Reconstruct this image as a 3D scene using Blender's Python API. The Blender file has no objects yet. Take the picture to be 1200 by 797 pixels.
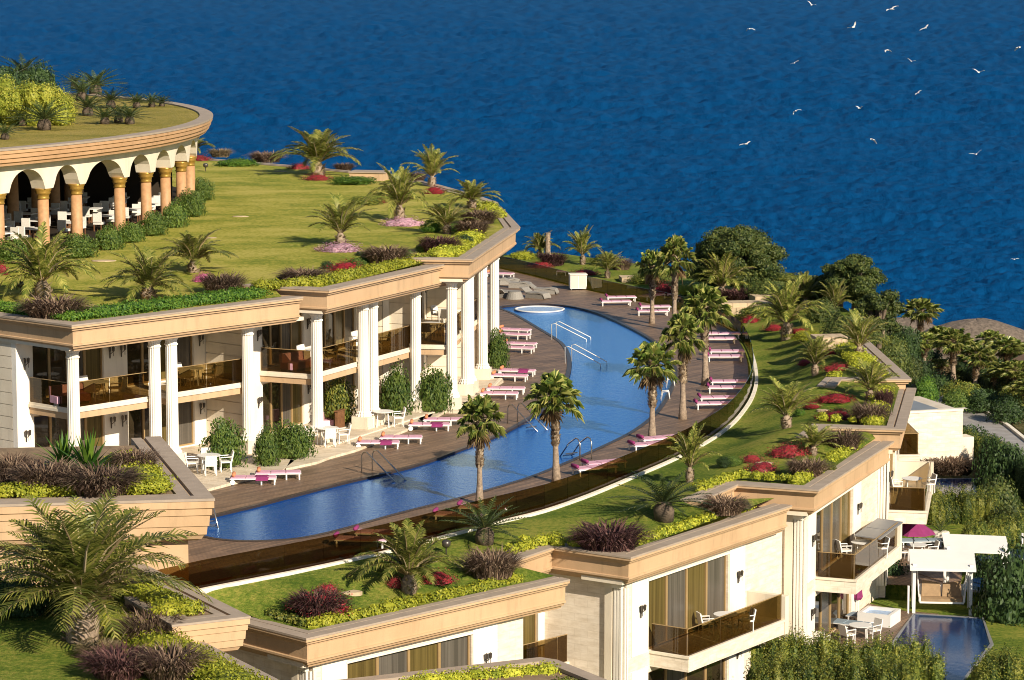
import bpy, bmesh, math, random
from mathutils import Vector, Matrix, noise
from mathutils.geometry import tessellate_polygon
R = math.radians
scene = bpy.context.scene
col = scene.collection
rnd = random.Random(7)

# ------------------------------------------------------------------ camera, sky, sun, exposure
FPX, HORIZON, CAMZ = 3333.0, -50.0, 22.0
PITCH = math.atan((398.5 - HORIZON) / FPX)
cam_d = bpy.data.cameras.new('camera')
cam = bpy.data.objects.new('camera', cam_d); col.objects.link(cam)
cam.location = (0, 0, CAMZ); cam.rotation_euler = (R(90) - PITCH, 0, 0)
cam_d.sensor_width = 36.0; cam_d.lens = FPX / 1200 * 36; cam_d.clip_end = 20000
scene.camera = cam
SUN_AZ, SUN_EL = math.atan2(0.56, -0.83), R(28)
world = bpy.data.worlds.new('World'); scene.world = world; world.use_nodes = True
wn = world.node_tree
sky = wn.nodes.new('ShaderNodeTexSky'); sky.sky_type = 'NISHITA'; sky.sun_disc = False
sky.sun_elevation = SUN_EL; sky.sun_rotation = SUN_AZ
sky.air_density = 1.0; sky.dust_density = 0.05; sky.ozone_density = 2.0
wn.nodes['Background'].inputs['Strength'].default_value = 0.060
wn.links.new(sky.outputs[0], wn.nodes['Background'].inputs['Color'])
sun_d = bpy.data.lights.new('sun', 'SUN'); sun_d.energy = 5.0; sun_d.angle = R(0.5); sun_d.color = (1.0, 0.885, 0.72)
sun = bpy.data.objects.new('sun', sun_d); col.objects.link(sun)
sv = Vector((math.sin(SUN_AZ) * math.cos(SUN_EL), math.cos(SUN_AZ) * math.cos(SUN_EL), math.sin(SUN_EL)))
sun.rotation_euler = sv.to_track_quat('Z', 'Y').to_euler(); sun.location = sv * 300
vs = scene.view_settings
vs.view_transform = 'Standard'; vs.look = 'None'; vs.gamma = 1; vs.use_curve_mapping = False; vs.exposure = 0.6
scene.cycles.filter_width = 1.0

def at(px, py, z=0.0):
    """survey helper: point at height z seen at photo pixel (px,py)"""
    a, b = (px - 600) / FPX, -(py - 398.5) / FPX
    c, s = math.cos(PITCH), math.sin(PITCH)
    d = (a, c + b * s, -s + b * c); t = (z - CAMZ) / d[2]
    return Vector((d[0] * t, d[1] * t, z))
def ppm(py, z=0.0):            # photo pixels per metre there
    return (py - HORIZON) / (CAMZ - z)

class Frame:                    # local frame of a building block: u along its front, v into the building
    def __init__(s, p0, p1, z):
        a, b = at(*p0, z), at(*p1, z); s.z = z; s.O = a; s.L = (b - a).length
        s.u = (b - a) / s.L; s.n = Vector((-s.u.y, s.u.x, 0)); s.ang = math.atan2(s.u.y, s.u.x)
    def w(s, u, v, z=None):
        p = s.O + s.u * u + s.n * v
        return Vector((p.x, p.y, s.z if z is None else z))
def isect(p, d, q, e):
    den = d.x * e.y - d.y * e.x; t = ((q.x - p.x) * e.y - (q.y - p.y) * e.x) / den
    return Vector((p.x + d.x * t, p.y + d.y * t, p.z))

# ------------------------------------------------------------------ materials
def ramp(nt, cols, pos=None, interp='LINEAR'):
    r = nt.nodes.new('ShaderNodeValToRGB'); cr = r.color_ramp; cr.interpolation = interp
    n = len(cols)
    while len(cr.elements) < n: cr.elements.new(0.5)
    for i, c in enumerate(cols):
        cr.elements[i].position = pos[i] if pos else (i / max(1, n - 1) if interp == 'LINEAR' else i / n)
        cr.elements[i].color = (*c, 1)
    return r
def nz(nt, scale, detail=4, vec=None, rough=0.55):
    n = nt.nodes.new('ShaderNodeTexNoise'); n.inputs['Scale'].default_value = scale
    n.inputs['Detail'].default_value = detail; n.inputs['Roughness'].default_value = rough
    if vec is not None: nt.links.new(vec, n.inputs['Vector'])
    return n
def pos(nt): return nt.nodes.new('ShaderNodeNewGeometry').outputs['Position']
def mapping(nt, vec, scale=(1, 1, 1), rot=(0, 0, 0)):
    m = nt.nodes.new('ShaderNodeMapping'); m.inputs['Scale'].default_value = scale; m.inputs['Rotation'].default_value = rot
    nt.links.new(vec, m.inputs['Vector']); return m.outputs[0]
def bump(nt, h, strength, dist, bs):
    b = nt.nodes.new('ShaderNodeBump'); b.inputs['Strength'].default_value = strength; b.inputs['Distance'].default_value = dist
    nt.links.new(h, b.inputs['Height']); nt.links.new(b.outputs[0], bs.inputs['Normal'])
def base(name):
    m = bpy.data.materials.new(name); m.use_nodes = True; nt = m.node_tree
    return m, nt, nt.nodes['Principled BSDF']
def mat(name, c, rough=0.6, var=0.12, scale=1.5, bmp=0.0, bscale=20, spec=0.4, metal=0.0):
    m, nt, bs = base(name); p = pos(nt)
    n = nz(nt, scale, 6, p)
    r = ramp(nt, [tuple(x * (1 - var) for x in c), tuple(min(1, x * (1 + var)) for x in c)], [0.3, 0.7])
    nt.links.new(n.outputs[0], r.inputs[0]); nt.links.new(r.outputs[0], bs.inputs['Base Color'])
    bs.inputs['Roughness'].default_value = rough; bs.inputs['Specular IOR Level'].default_value = spec; bs.inputs['Metallic'].default_value = metal
    if bmp: bump(nt, nz(nt, bscale, 3, p).outputs[0], bmp, 0.02, bs)
    return m
def leafmat(name, cols, transl=0.3, rough=0.55, interp='LINEAR', p=None, ovar=0.25):
    m, nt, bs = base(name)
    g = nt.nodes.new('ShaderNodeNewGeometry'); r = ramp(nt, cols, p, interp)
    nt.links.new(g.outputs['Random Per Island'], r.inputs[0])
    oi = nt.nodes.new('ShaderNodeObjectInfo'); hs = nt.nodes.new('ShaderNodeHueSaturation')
    mr = nt.nodes.new('ShaderNodeMapRange'); mr.inputs['To Min'].default_value = 1 - ovar; mr.inputs['To Max'].default_value = 1 + ovar
    nt.links.new(oi.outputs['Random'], mr.inputs[0]); nt.links.new(mr.outputs[0], hs.inputs['Value']); nt.links.new(r.outputs[0], hs.inputs['Color'])
    nt.links.new(hs.outputs[0], bs.inputs['Base Color']); bs.inputs['Roughness'].default_value = rough
    bs.inputs['Specular IOR Level'].default_value = 0.3
    if transl:
        t = nt.nodes.new('ShaderNodeBsdfTranslucent'); mx = nt.nodes.new('ShaderNodeMixShader'); mx.inputs[0].default_value = transl
        nt.links.new(hs.outputs[0], t.inputs[0]); nt.links.new(bs.outputs[0], mx.inputs[1]); nt.links.new(t.outputs[0], mx.inputs[2])
        nt.links.new(mx.outputs[0], nt.nodes['Material Output'].inputs[0])
    return m
def lawnmat(name, c1, c2, c3):
    m, nt, bs = base(name); p = pos(nt)
    a = nz(nt, 0.22, 5, mapping(nt, p, (1, 1.6, 1)), 0.6); b = nz(nt, 5.0, 5, p, 0.75)
    mxn = nt.nodes.new('ShaderNodeMath'); mxn.operation = 'MULTIPLY_ADD'; mxn.inputs[1].default_value = 0.55
    nt.links.new(b.outputs[0], mxn.inputs[0])
    sc = nt.nodes.new('ShaderNodeMath'); sc.operation = 'MULTIPLY'; sc.inputs[1].default_value = 0.5
    nt.links.new(a.outputs[0], sc.inputs[0]); nt.links.new(sc.outputs[0], mxn.inputs[2])
    r = ramp(nt, [c1, c2, c3], [0.43, 0.52, 0.61]); nt.links.new(mxn.outputs[0], r.inputs[0])
    nt.links.new(r.outputs[0], bs.inputs['Base Color']); bs.inputs['Roughness'].default_value = 0.9; bs.inputs['Specular IOR Level'].default_value = 0.1
    bump(nt, nz(nt, 9.0, 4, p, 0.8).outputs[0], 0.9, 0.12, bs)
    return m
def glassmat(name, tint, rough=0.02):
    m, nt, bs = base(name)
    t = nt.nodes.new('ShaderNodeBsdfTransparent'); t.inputs[0].default_value = (*tint, 1)
    g = nt.nodes.new('ShaderNodeBsdfGlossy'); g.inputs['Roughness'].default_value = rough
    lw = nt.nodes.new('ShaderNodeLayerWeight'); lw.inputs[0].default_value = 0.5; pw = nt.nodes.new('ShaderNodeMath'); pw.operation = 'POWER'; pw.inputs[1].default_value = 5
    nt.links.new(lw.outputs['Facing'], pw.inputs[0]); f = nt.nodes.new('ShaderNodeMath'); f.operation = 'MULTIPLY_ADD'; f.inputs[1].default_value = 0.8; f.inputs[2].default_value = 0.04; nt.links.new(pw.outputs[0], f.inputs[0])
    mx = nt.nodes.new('ShaderNodeMixShader')
    nt.links.new(f.outputs[0], mx.inputs[0]); nt.links.new(t.outputs[0], mx.inputs[1]); nt.links.new(g.outputs[0], mx.inputs[2])
    nt.links.new(mx.outputs[0], nt.nodes['Material Output'].inputs[0]); return m
def watermat(name, c1, c2, scale, stretch, bst, bdist, rough, spec, cscale=0.02, ior=1.33):
    m, nt, bs = base(name); p = pos(nt)
    n = nz(nt, cscale, 5, mapping(nt, p, (1, 0.35, 1)))
    r = ramp(nt, [c1, c2], [0.35, 0.65]); nt.links.new(n.outputs[0], r.inputs[0]); nt.links.new(r.outputs[0], bs.inputs['Base Color'])
    bs.inputs['Roughness'].default_value = rough; bs.inputs['IOR'].default_value = ior; bs.inputs['Specular IOR Level'].default_value = spec
    w = nz(nt, scale, 6, mapping(nt, p, stretch), 0.65)
    bump(nt, w.outputs[0], bst, bdist, bs); return m
def seamat(name, sc=0.7, st=(1, 0.5, 1), dist=0.6, strength=1.0, dc=(0.002, 0.053, 0.160), rough=0.22, gc=(0.6, 0.82, 1), k=0.10):
    m, nt, bs = base(name); p = pos(nt)
    w = nz(nt, sc, 9, mapping(nt, p, st, (0, 0, R(12))), 0.68)
    bp = nt.nodes.new('ShaderNodeBump'); bp.inputs['Strength'].default_value = strength; bp.inputs['Distance'].default_value = dist
    nt.links.new(w.outputs[0], bp.inputs['Height'])
    d = nt.nodes.new('ShaderNodeBsdfDiffuse'); d.inputs[0].default_value = (*dc, 1); nt.links.new(bp.outputs[0], d.inputs['Normal'])
    g = nt.nodes.new('ShaderNodeBsdfGlossy'); g.inputs['Roughness'].default_value = rough; g.inputs[0].default_value = (*gc, 1); nt.links.new(bp.outputs[0], g.inputs['Normal'])
    lw = nt.nodes.new('ShaderNodeFresnel'); lw.inputs[0].default_value = 1.33; nt.links.new(bp.outputs[0], lw.inputs['Normal'])
    mu = nt.nodes.new('ShaderNodeMath'); mu.operation = 'MULTIPLY'; mu.inputs[1].default_value = k; nt.links.new(lw.outputs[0], mu.inputs[0])
    mx = nt.nodes.new('ShaderNodeMixShader'); nt.links.new(mu.outputs[0], mx.inputs[0]); nt.links.new(d.outputs[0], mx.inputs[1]); nt.links.new(g.outputs[0], mx.inputs[2])
    nt.links.new(mx.outputs[0], nt.nodes['Material Output'].inputs[0]); return m
def stonemat(name, ang, c, mortar, bw=0.9, bh=0.42, var=0.2):
    m, nt, bs = base(name); p = pos(nt)
    v = mapping(nt, p, (1, 1, 1), (0, 0, -ang))
    sx = nt.nodes.new('ShaderNodeSeparateXYZ'); nt.links.new(v, sx.inputs[0])
    ad = nt.nodes.new('ShaderNodeMath'); ad.operation = 'ADD'; nt.links.new(sx.outputs[0], ad.inputs[0]); nt.links.new(sx.outputs[1], ad.inputs[1])
    cb = nt.nodes.new('ShaderNodeCombineXYZ'); nt.links.new(ad.outputs[0], cb.inputs[0]); nt.links.new(sx.outputs[2], cb.inputs[1])
    b = nt.nodes.new('ShaderNodeTexBrick'); nt.links.new(cb.outputs[0], b.inputs['Vector'])
    b.inputs['Scale'].default_value = 1; b.inputs['Brick Width'].default_value = bw; b.inputs['Row Height'].default_value = bh
    b.inputs['Mortar Size'].default_value = 0.012; b.inputs['Mortar'].default_value = (*mortar, 1)
    b.inputs['Color1'].default_value = (*[x * (1 - var) for x in c], 1); b.inputs['Color2'].default_value = (*[min(1, x * (1 + var * .6)) for x in c], 1)
    n = nz(nt, 1.6, 7, mapping(nt, p, (1, 1, 3.5)), 0.65); r = ramp(nt, [(0.78, 0.74, 0.68), (1.0, 1.0, 1.0)], [0.3, 0.62])
    nt.links.new(n.outputs[0], r.inputs[0])
    mx = nt.nodes.new('ShaderNodeMix'); mx.data_type = 'RGBA'; mx.blend_type = 'MULTIPLY'; mx.inputs[0].default_value = 1
    nt.links.new(b.outputs[0], mx.inputs[6]); nt.links.new(r.outputs[0], mx.inputs[7]); nt.links.new(mx.outputs[2], bs.inputs['Base Color'])
    bs.inputs['Roughness'].default_value = 0.55
    bump(nt, n.outputs[0], 0.15, 0.02, bs); return m
def stucco(name, c, lo=0.80):
    m, nt, bs = base(name); p = pos(nt)
    n = nz(nt, 1.0, 6, mapping(nt, p, (2.2, 2.2, 0.35)), 0.65); r = ramp(nt, [tuple(x * lo for x in c), c, tuple(x * 1.06 for x in c)], [0.28, 0.46, 0.7])
    nt.links.new(n.outputs[0], r.inputs[0])
    q = nz(nt, 0.35, 4, p); r2 = ramp(nt, [(0.9, 0.88, 0.85), (1, 1, 1)], [0.35, 0.6]); nt.links.new(q.outputs[0], r2.inputs[0])
    mx = nt.nodes.new('ShaderNodeMix'); mx.data_type = 'RGBA'; mx.blend_type = 'MULTIPLY'; mx.inputs[0].default_value = 1
    nt.links.new(r.outputs[0], mx.inputs[6]); nt.links.new(r2.outputs[0], mx.inputs[7]); nt.links.new(mx.outputs[2], bs.inputs['Base Color'])
    bs.inputs['Roughness'].default_value = 0.8; bs.inputs['Specular IOR Level'].default_value = 0.25
    bump(nt, nz(nt, 14, 3, p).outputs[0], 0.2, 0.02, bs); return m
def deckmat(name, c):
    m, nt, bs = base(name); p = pos(nt)
    v = mapping(nt, p, (1, 1, 1), (0, 0, R(-52)))
    b = nt.nodes.new('ShaderNodeTexBrick'); nt.links.new(v, b.inputs['Vector'])
    b.inputs['Scale'].default_value = 1; b.inputs['Brick Width'].default_value = 2.4; b.inputs['Row Height'].default_value = 0.14
    b.inputs['Mortar Size'].default_value = 0.010; b.inputs['Mortar'].default_value = (0.02, 0.014, 0.01, 1)
    b.inputs['Color1'].default_value = (*[x * .72 for x in c], 1); b.inputs['Color2'].default_value = (*[x * 1.25 for x in c], 1)
    n = nz(nt, 0.7, 6, p, 0.6); r = ramp(nt, [(0.72, 0.7, 0.68), (1.1, 1.05, 1.0)], [0.35, 0.68]); nt.links.new(n.outputs[0], r.inputs[0])
    mx = nt.nodes.new('ShaderNodeMix'); mx.data_type = 'RGBA'; mx.blend_type = 'MULTIPLY'; mx.inputs[0].default_value = 1
    nt.links.new(b.outputs[0], mx.inputs[6]); nt.links.new(r.outputs[0], mx.inputs[7]); nt.links.new(mx.outputs[2], bs.inputs['Base Color'])
    bs.inputs['Roughness'].default_value = 0.55; return m
def curtainmat(name, c):
    m, nt, bs = base(name); p = pos(nt)
    n = nz(nt, 3.0, 3, mapping(nt, p, (3, 3, 0.05))); r = ramp(nt, [tuple(x * .55 for x in c), c], [0.35, 0.65])
    nt.links.new(n.outputs[0], r.inputs[0]); nt.links.new(r.outputs[0], bs.inputs['Base Color']); bs.inputs['Roughness'].default_value = 0.25
    return m

M = dict(
    tan=stucco('tan_stucco', (0.51, 0.345, 0.20)),
    coping=mat('taupe_coping', (0.34, 0.27, 0.205), 0.75, 0.12, 2.0, 0.2, 18),
    gutter=mat('gutter_dark', (0.03, 0.025, 0.02), 0.9),
    rtan=stucco('reddish_stucco', (0.48, 0.29, 0.155)),
    white=stucco('white_plaster', (0.76, 0.71, 0.62), 0.9),
    cream=stucco('cream_plaster', (0.70, 0.62, 0.49), 0.86),
    bright=stucco('white_render', (0.79, 0.74, 0.65), 0.9),
    tile=stonemat('terrace_tile', 0.3, (0.66, 0.56, 0.42), (0.35, 0.28, 0.2), 0.6, 0.6, .1),
    bronze=mat('bronze_frame', (0.30, 0.20, 0.09), 0.4, 0.1),
    glass=glassmat('brown_glass', (0.48, 0.40, 0.25)),
    clear=glassmat('thin_clear_glass', (0.7, 0.75, 0.75)),
    pane=mat('dark_pane', (0.030, 0.022, 0.012), 0.04, 0.2, 1, spec=0.6),
    olive=curtainmat('olive_curtain', (0.13, 0.095, 0.03)),
    grey=curtainmat('grey_curtain', (0.12, 0.105, 0.085)),
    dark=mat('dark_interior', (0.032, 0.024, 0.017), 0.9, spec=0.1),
    deck=deckmat('deck_boards', (0.215, 0.142, 0.09)),
    rim=mat('pool_rim', (0.035, 0.025, 0.022), 0.4),
    lamp=mat('black_iron', (0.10, 0.085, 0.07), 0.35, metal=0.6),
    lampglass=mat('lamp_shade', (0.5, 0.42, 0.3), 0.3),
    metal=mat('steel_rail', (0.45, 0.43, 0.40), 0.25, 0.05, spec=0.5, metal=0.9),
    whitem=mat('white_frame', (0.70, 0.68, 0.64), 0.45, 0.04),
    rattan=mat('white_rattan', (0.72, 0.68, 0.60), 0.7, 0.15, 30),
    pink=mat('pink_cushion', (0.56, 0.31, 0.39), 0.85, 0.12, 5),
    magenta=mat('magenta_cloth', (0.22, 0.025, 0.11), 0.85, 0.15, 4),
    orange=mat('orange_towel', (0.60, 0.22, 0.10), 0.9, 0.15, 6),
    wicker=mat('grey_wicker', (0.24, 0.22, 0.19), 0.8, 0.2, 20),
    bluegrey=mat('blue_grey_cushion', (0.20, 0.25, 0.29), 0.85, 0.1, 5),
    beige=mat('beige_cushion', (0.30, 0.20, 0.11), 0.85, 0.15, 6),
    gold=mat('gold_capital', (0.46, 0.27, 0.06), 0.3, 0.15, 6, metal=0.6),
    terracotta=mat('terracotta_column', (0.43, 0.235, 0.11), 0.6, 0.16, 5),
    brownwood=mat('brown_wood', (0.16, 0.075, 0.035), 0.5, 0.25, 4),
    trunk=mat('palm_trunk', (0.27, 0.20, 0.14), 0.9, 0.4, 9, 0.8, 14),
    boots=leafmat('palm_boots', [(0.10, 0.06, 0.035), (0.36, 0.26, 0.16), (0.5, 0.4, 0.28)], 0, 0.9),
    bark=mat('bark', (0.11, 0.08, 0.055), 0.95, 0.35, 8, 0.8, 12),
    date=leafmat('date_frond', [(0.08, 0.115, 0.018), (0.21, 0.23, 0.042), (0.44, 0.40, 0.10)], 0.35, 0.4),
    fan=leafmat('fan_leaf', [(0.05, 0.09, 0.015), (0.16, 0.20, 0.035), (0.46, 0.43, 0.13)], 0.3, 0.35),
    dry=leafmat('dry_frond', [(0.14, 0.09, 0.04), (0.3, 0.2, 0.1)], 0.15, 0.9),
    cycad=leafmat('cycad_leaf', [(0.03, 0.05, 0.015), (0.07, 0.10, 0.025), (0.2, 0.2, 0.05)], 0.2, 0.4, p=[0, 0.75, 1]),
    bush=leafmat('bush_leaf', [(0.03, 0.07, 0.012), (0.085, 0.145, 0.022), (0.17, 0.22, 0.04)], 0.3),
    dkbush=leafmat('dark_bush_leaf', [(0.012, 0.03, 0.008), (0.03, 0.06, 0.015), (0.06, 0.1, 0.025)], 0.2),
    hedge=leafmat('yellow_hedge_leaf', [(0.17, 0.21, 0.02), (0.34, 0.36, 0.03), (0.52, 0.5, 0.05)], 0.3),
    ghedge=leafmat('green_groundcover_leaf', [(0.03, 0.09, 0.012), (0.08, 0.17, 0.02), (0.17, 0.27, 0.03)], 0.3),
    ohedge=leafmat('olive_hedge_leaf', [(0.03, 0.055, 0.01), (0.10, 0.135, 0.02), (0.29, 0.275, 0.045)], 0.25),
    bamboo=leafmat('bamboo_leaf', [(0.12, 0.16, 0.02), (0.26, 0.28, 0.03), (0.42, 0.38, 0.06)], 0.3),
    pine=leafmat('pine_leaf', [(0.02, 0.04, 0.01), (0.06, 0.09, 0.018), (0.15, 0.165, 0.04)], 0.2),
    purple=leafmat('purple_grass', [(0.045, 0.027, 0.018), (0.14, 0.085, 0.055), (0.32, 0.23, 0.15)], 0.2, 0.8),
    maroon=leafmat('maroon_grass', [(0.025, 0.012, 0.013), (0.08, 0.03, 0.03), (0.18, 0.1, 0.08)], 0.2, 0.8),
    drygrass=leafmat('dry_grass', [(0.14, 0.1, 0.05), (0.3, 0.22, 0.11), (0.4, 0.32, 0.2)], 0.2, 0.9),
    red=leafmat('red_flower', [(0.03, 0.06, 0.012), (0.10, 0.012, 0.015), (0.24, 0.02, 0.026), (0.38, 0.06, 0.06)], 0.12, interp='CONSTANT', p=[0, 0.3, 0.6, 0.88]),
    dkred=leafmat('dark_red_flower', [(0.02, 0.045, 0.01), (0.13, 0.01, 0.012), (0.26, 0.018, 0.025)], 0.2, interp='CONSTANT', p=[0, 0.22, 0.6]),
    pinkf=leafmat('pink_flower', [(0.07, 0.09, 0.03), (0.38, 0.16, 0.22), (0.56, 0.34, 0.40)], 0.2, interp='CONSTANT', p=[0, 0.2, 0.6]),
    magf=leafmat('magenta_flower', [(0.06, 0.07, 0.03), (0.48, 0.05, 0.2), (0.6, 0.15, 0.3)], 0.2, interp='CONSTANT', p=[0, 0.15, 0.6]),
    lawn=lawnmat('green_lawn', (0.07, 0.12, 0.014), (0.15, 0.195, 0.026), (0.27, 0.26, 0.05)),
    drylawn=lawnmat('dry_lawn', (0.17, 0.215, 0.026), (0.34, 0.325, 0.05), (0.48, 0.41, 0.10)),
    rooflawn=lawnmat('rotunda_lawn', (0.21, 0.19, 0.035), (0.31, 0.25, 0.055), (0.38, 0.29, 0.08)),
    soil=mat('soil', (0.22, 0.15, 0.085), 0.95, 0.3, 2, 0.5, 12),
    rock=mat('pale_rock', (0.46, 0.35, 0.22), 0.9, 0.25, 2, 0.7, 6),
    scrub=lawnmat('scrub_ground', (0.035, 0.045, 0.012), (0.09, 0.085, 0.03), (0.2, 0.16, 0.08)),
    paving=stonemat('grey_paving', 0.4, (0.36, 0.34, 0.32), (0.2, 0.19, 0.18), 0.7, 0.7, .12),
    thatch=mat('grey_thatch', (0.135, 0.105, 0.08), 0.95, 0.5, 4, 1.0, 9),
    kerb=mat('white_kerb', (0.72, 0.66, 0.54), 0.8, 0.14, 3),
    slate=mat('grey_slate', (0.20, 0.20, 0.20), 0.35, 0.1, 1),
    gull=mat('gull_white', (0.75, 0.73, 0.7), 0.7, 0.08),
    gullgrey=mat('gull_grey', (0.3, 0.3, 0.31), 0.7, 0.1),
    sea=seamat('sea_water'),
    pool=seamat('pool_water', 4.5, (1, 0.8, 1), 0.05, 0.32, (0.001, 0.066, 0.31), 0.02, (0.48, 0.74, 1.0), 1.2),
    pool2=watermat('plunge_pool_water', (0.006, 0.02, 0.07), (0.01, 0.035, 0.11), 2.6, (1, 0.8, 1), 0.16, 0.06, 0.03, 0.5, 0.3),
    foam=mat('bubbling_water', (0.30, 0.42, 0.6), 0.4, 0.3, 6, 0.5, 9),
)

# ------------------------------------------------------------------ mesh collecting
class MB:
    def __init__(s): s.v = []; s.f = []
    def add(s, vs, fs):
        o = len(s.v); s.v.extend(vs); s.f.extend([tuple(o + i for i in f) for f in fs]); return s
    def hexa(s, p):              # 8 corners: bottom ring then top ring
        return s.add([tuple(q) for q in p], [(3, 2, 1, 0), (4, 5, 6, 7), (0, 1, 5, 4), (1, 2, 6, 5), (2, 3, 7, 6), (3, 0, 4, 7)])
    def box(s, x0, x1, y0, y1, z0, z1):
        return s.hexa([(x0, y0, z0), (x1, y0, z0), (x1, y1, z0), (x0, y1, z0), (x0, y0, z1), (x1, y0, z1), (x1, y1, z1), (x0, y1, z1)])
    def lbox(s, fr, u0, u1, v0, v1, z0, z1):
        c = [(u0, v0), (u1, v0), (u1, v1), (u0, v1)]
        return s.hexa([fr.w(u, v, z0) for u, v in c] + [fr.w(u, v, z1) for u, v in c])
    def tube(s, pts, rad, n=8, cap=True):
        pts = [Vector(p) for p in pts]; k = len(pts)
        rad = [rad] * k if not hasattr(rad, '__len__') else rad
        o = len(s.v); prev = None
        for i, p in enumerate(pts):
            d = (pts[min(i + 1, k - 1)] - pts[max(i - 1, 0)]).normalized()
            a = d.orthogonal().normalized() if prev is None else (prev - d * prev.dot(d)).normalized()
            prev = a; b = d.cross(a)
            for j in range(n):
                t = 2 * math.pi * j / n; q = p + (a * math.cos(t) + b * math.sin(t)) * rad[i]; s.v.append(tuple(q))
        for i in range(k - 1):
            for j in range(n):
                s.f.append((o + i * n + j, o + i * n + (j + 1) % n, o + (i + 1) * n + (j + 1) % n, o + (i + 1) * n + j))
        if cap:
            s.f.append(tuple(o + j for j in range(n))[::-1]); s.f.append(tuple(o + (k - 1) * n + j for j in range(n)))
        return s
    def lathe(s, prof, c=(0, 0, 0), n=24, flute=0.0, sq=False):
        o = len(s.v); k = len(prof)
        for r, z in prof:
            for j in range(n):
                t = 2 * math.pi * (j + .5) / n; rr = r * (1 - (flute if j % 2 else 0))
                s.v.append((c[0] + rr * math.cos(t), c[1] + rr * math.sin(t), c[2] + z))
        for i in range(k - 1):
            for j in range(n):
                s.f.append((o + i * n + j, o + i * n + (j + 1) % n, o + (i + 1) * n + (j + 1) % n, o + (i + 1) * n + j))
        s.f.append(tuple(o + j for j in range(n))[::-1]); s.f.append(tuple(o + (k - 1) * n + j for j in range(n)))
        return s
    def prism(s, poly, z0, z1):
        n = len(poly); return s.add([(p[0], p[1], z0) for p in poly] + [(p[0], p[1], z1) for p in poly],
            [tuple(range(n))[::-1], tuple(range(n, 2 * n))] + [(i, (i + 1) % n, n + (i + 1) % n, n + i) for i in range(n)])
    def sweep(s, pts, prof, closed=False, capends=True):
        """prof: closed loop of (v inward, dz) swept along the plan polyline pts (z of each point used)"""
        n = len(pts); m = len(prof); o = len(s.v)
        for i in range(n):
            p = Vector(pts[i])
            a = Vector(pts[i - 1]) if (i > 0 or closed) else None; b = Vector(pts[(i + 1) % n]) if (i < n - 1 or closed) else None
            d1 = ((p - a) if a is not None else (b - p)); d2 = ((b - p) if b is not None else d1)
            d1 = Vector((d1.x, d1.y, 0)).normalized(); d2 = Vector((d2.x, d2.y, 0)).normalized()
            n1 = Vector((-d1.y, d1.x, 0)); n2 = Vector((-d2.y, d2.x, 0)); mm = (n1 + n2)
            mm = mm / max(0.2, mm.dot(n1)) if mm.length > 1e-6 else n1
            for v, dz in prof: s.v.append((p.x + mm.x * v, p.y + mm.y * v, p.z + dz))
        for i in range(n if closed else n - 1):
            for j in range(m):
                a, b = o + i * m, o + ((i + 1) % n) * m
                s.f.append((a + j, a + (j + 1) % m, b + (j + 1) % m, b + j))
        if not closed and capends:
            s.f.append(tuple(o + j for j in range(m))); s.f.append(tuple(o + (n - 1) * m + j for j in range(m))[::-1])
        return s
    def sheet(s, loops):         # flat or gently sloping sheet with holes, facing up
        loops = [[Vector(p) for p in l] for l in loops]
        flat = [[Vector((p.x, p.y, 0)) for p in l] for l in loops]
        vs_ = [p for l in loops for p in l]; tris = tessellate_polygon(flat)
        o = len(s.v); s.v.extend([tuple(p) for p in vs_])
        for t in tris:
            a, b, c = (vs_[i] for i in t)
            if ((b - a).cross(c - a)).z < 0: t = t[::-1]
            s.f.append(tuple(o + i for i in t))
        return s
    def quad(s, c, n, a, w, h, bend=0):
        """leaf card at c with normal n, axis a"""
        b = n.cross(a); p = c - a * (h * .5); q = c + a * (h * .5)
        s.add([tuple(p), tuple(c + b * (w * .5) - n * bend), tuple(q), tuple(c - b * (w * .5) - n * bend)], [(0, 1, 2, 3)]); return s

def mesh(name, mb, m, smooth=False):
    me = bpy.data.meshes.new(name); me.from_pydata(mb.v, [], mb.f)
    if m is not None: me.materials.append(m)
    if smooth: me.polygons.foreach_set('use_smooth', [True] * len(me.polygons))
    me.update(); return me
def obj(name, mb, m, parent=None, smooth=False, label=None):
    if parent is not None:       # parts are built in world space, stored relative to their thing
        q = parent; off = Vector((0, 0, 0))
        while q is not None: off += q.location; q = q.parent
        if off.length > 0: mb.v = [(a - off.x, b - off.y, c - off.z) for a, b, c in mb.v]
    o = bpy.data.objects.new(name, mesh(name, mb, m, smooth)); col.objects.link(o)
    if parent is not None: o.parent = parent
    if label: o['label'] = label
    return o
def tag(o, label, cat, group=None, kind=None):
    if label: o['label'] = label
    if cat: o['category'] = cat
    if group: o['group'] = group
    if kind: o['kind'] = kind
    return o
def empty(name, loc, label, cat, group=None):
    o = bpy.data.objects.new(name, None); col.objects.link(o); o.location = loc; o.empty_display_size = 0.3
    return tag(o, label, cat, group)
def struct(name, mb, m, smooth=False, kind='structure'):
    o = obj(name, mb, m, None, smooth); o['kind'] = kind; return o
def copy_tree(o, kids, parent=None):
    c = o.copy(); col.objects.link(c)
    if parent is not None: c.parent = parent
    for ch in kids.get(o, []): copy_tree(ch, kids, c)
    return c
class Proto:
    """first use places the prototype itself, later uses place copies of it and its parts"""
    def __init__(s, root, parts):
        s.root = root; s.kids = {}; s.used = False
        for p in parts: s.kids.setdefault(p.parent, []).append(p)
    def place(s, loc, rz=0.0, sc=1.0, label=None, cat=None, group=None, rx=0.0):
        o = s.root if not s.used else copy_tree(s.root, s.kids); s.used = True
        o.location = loc; o.rotation_euler = (rx, 0, rz); o.scale = (sc, sc, sc) if not hasattr(sc, '__len__') else sc
        return tag(o, label, cat, group)
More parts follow.
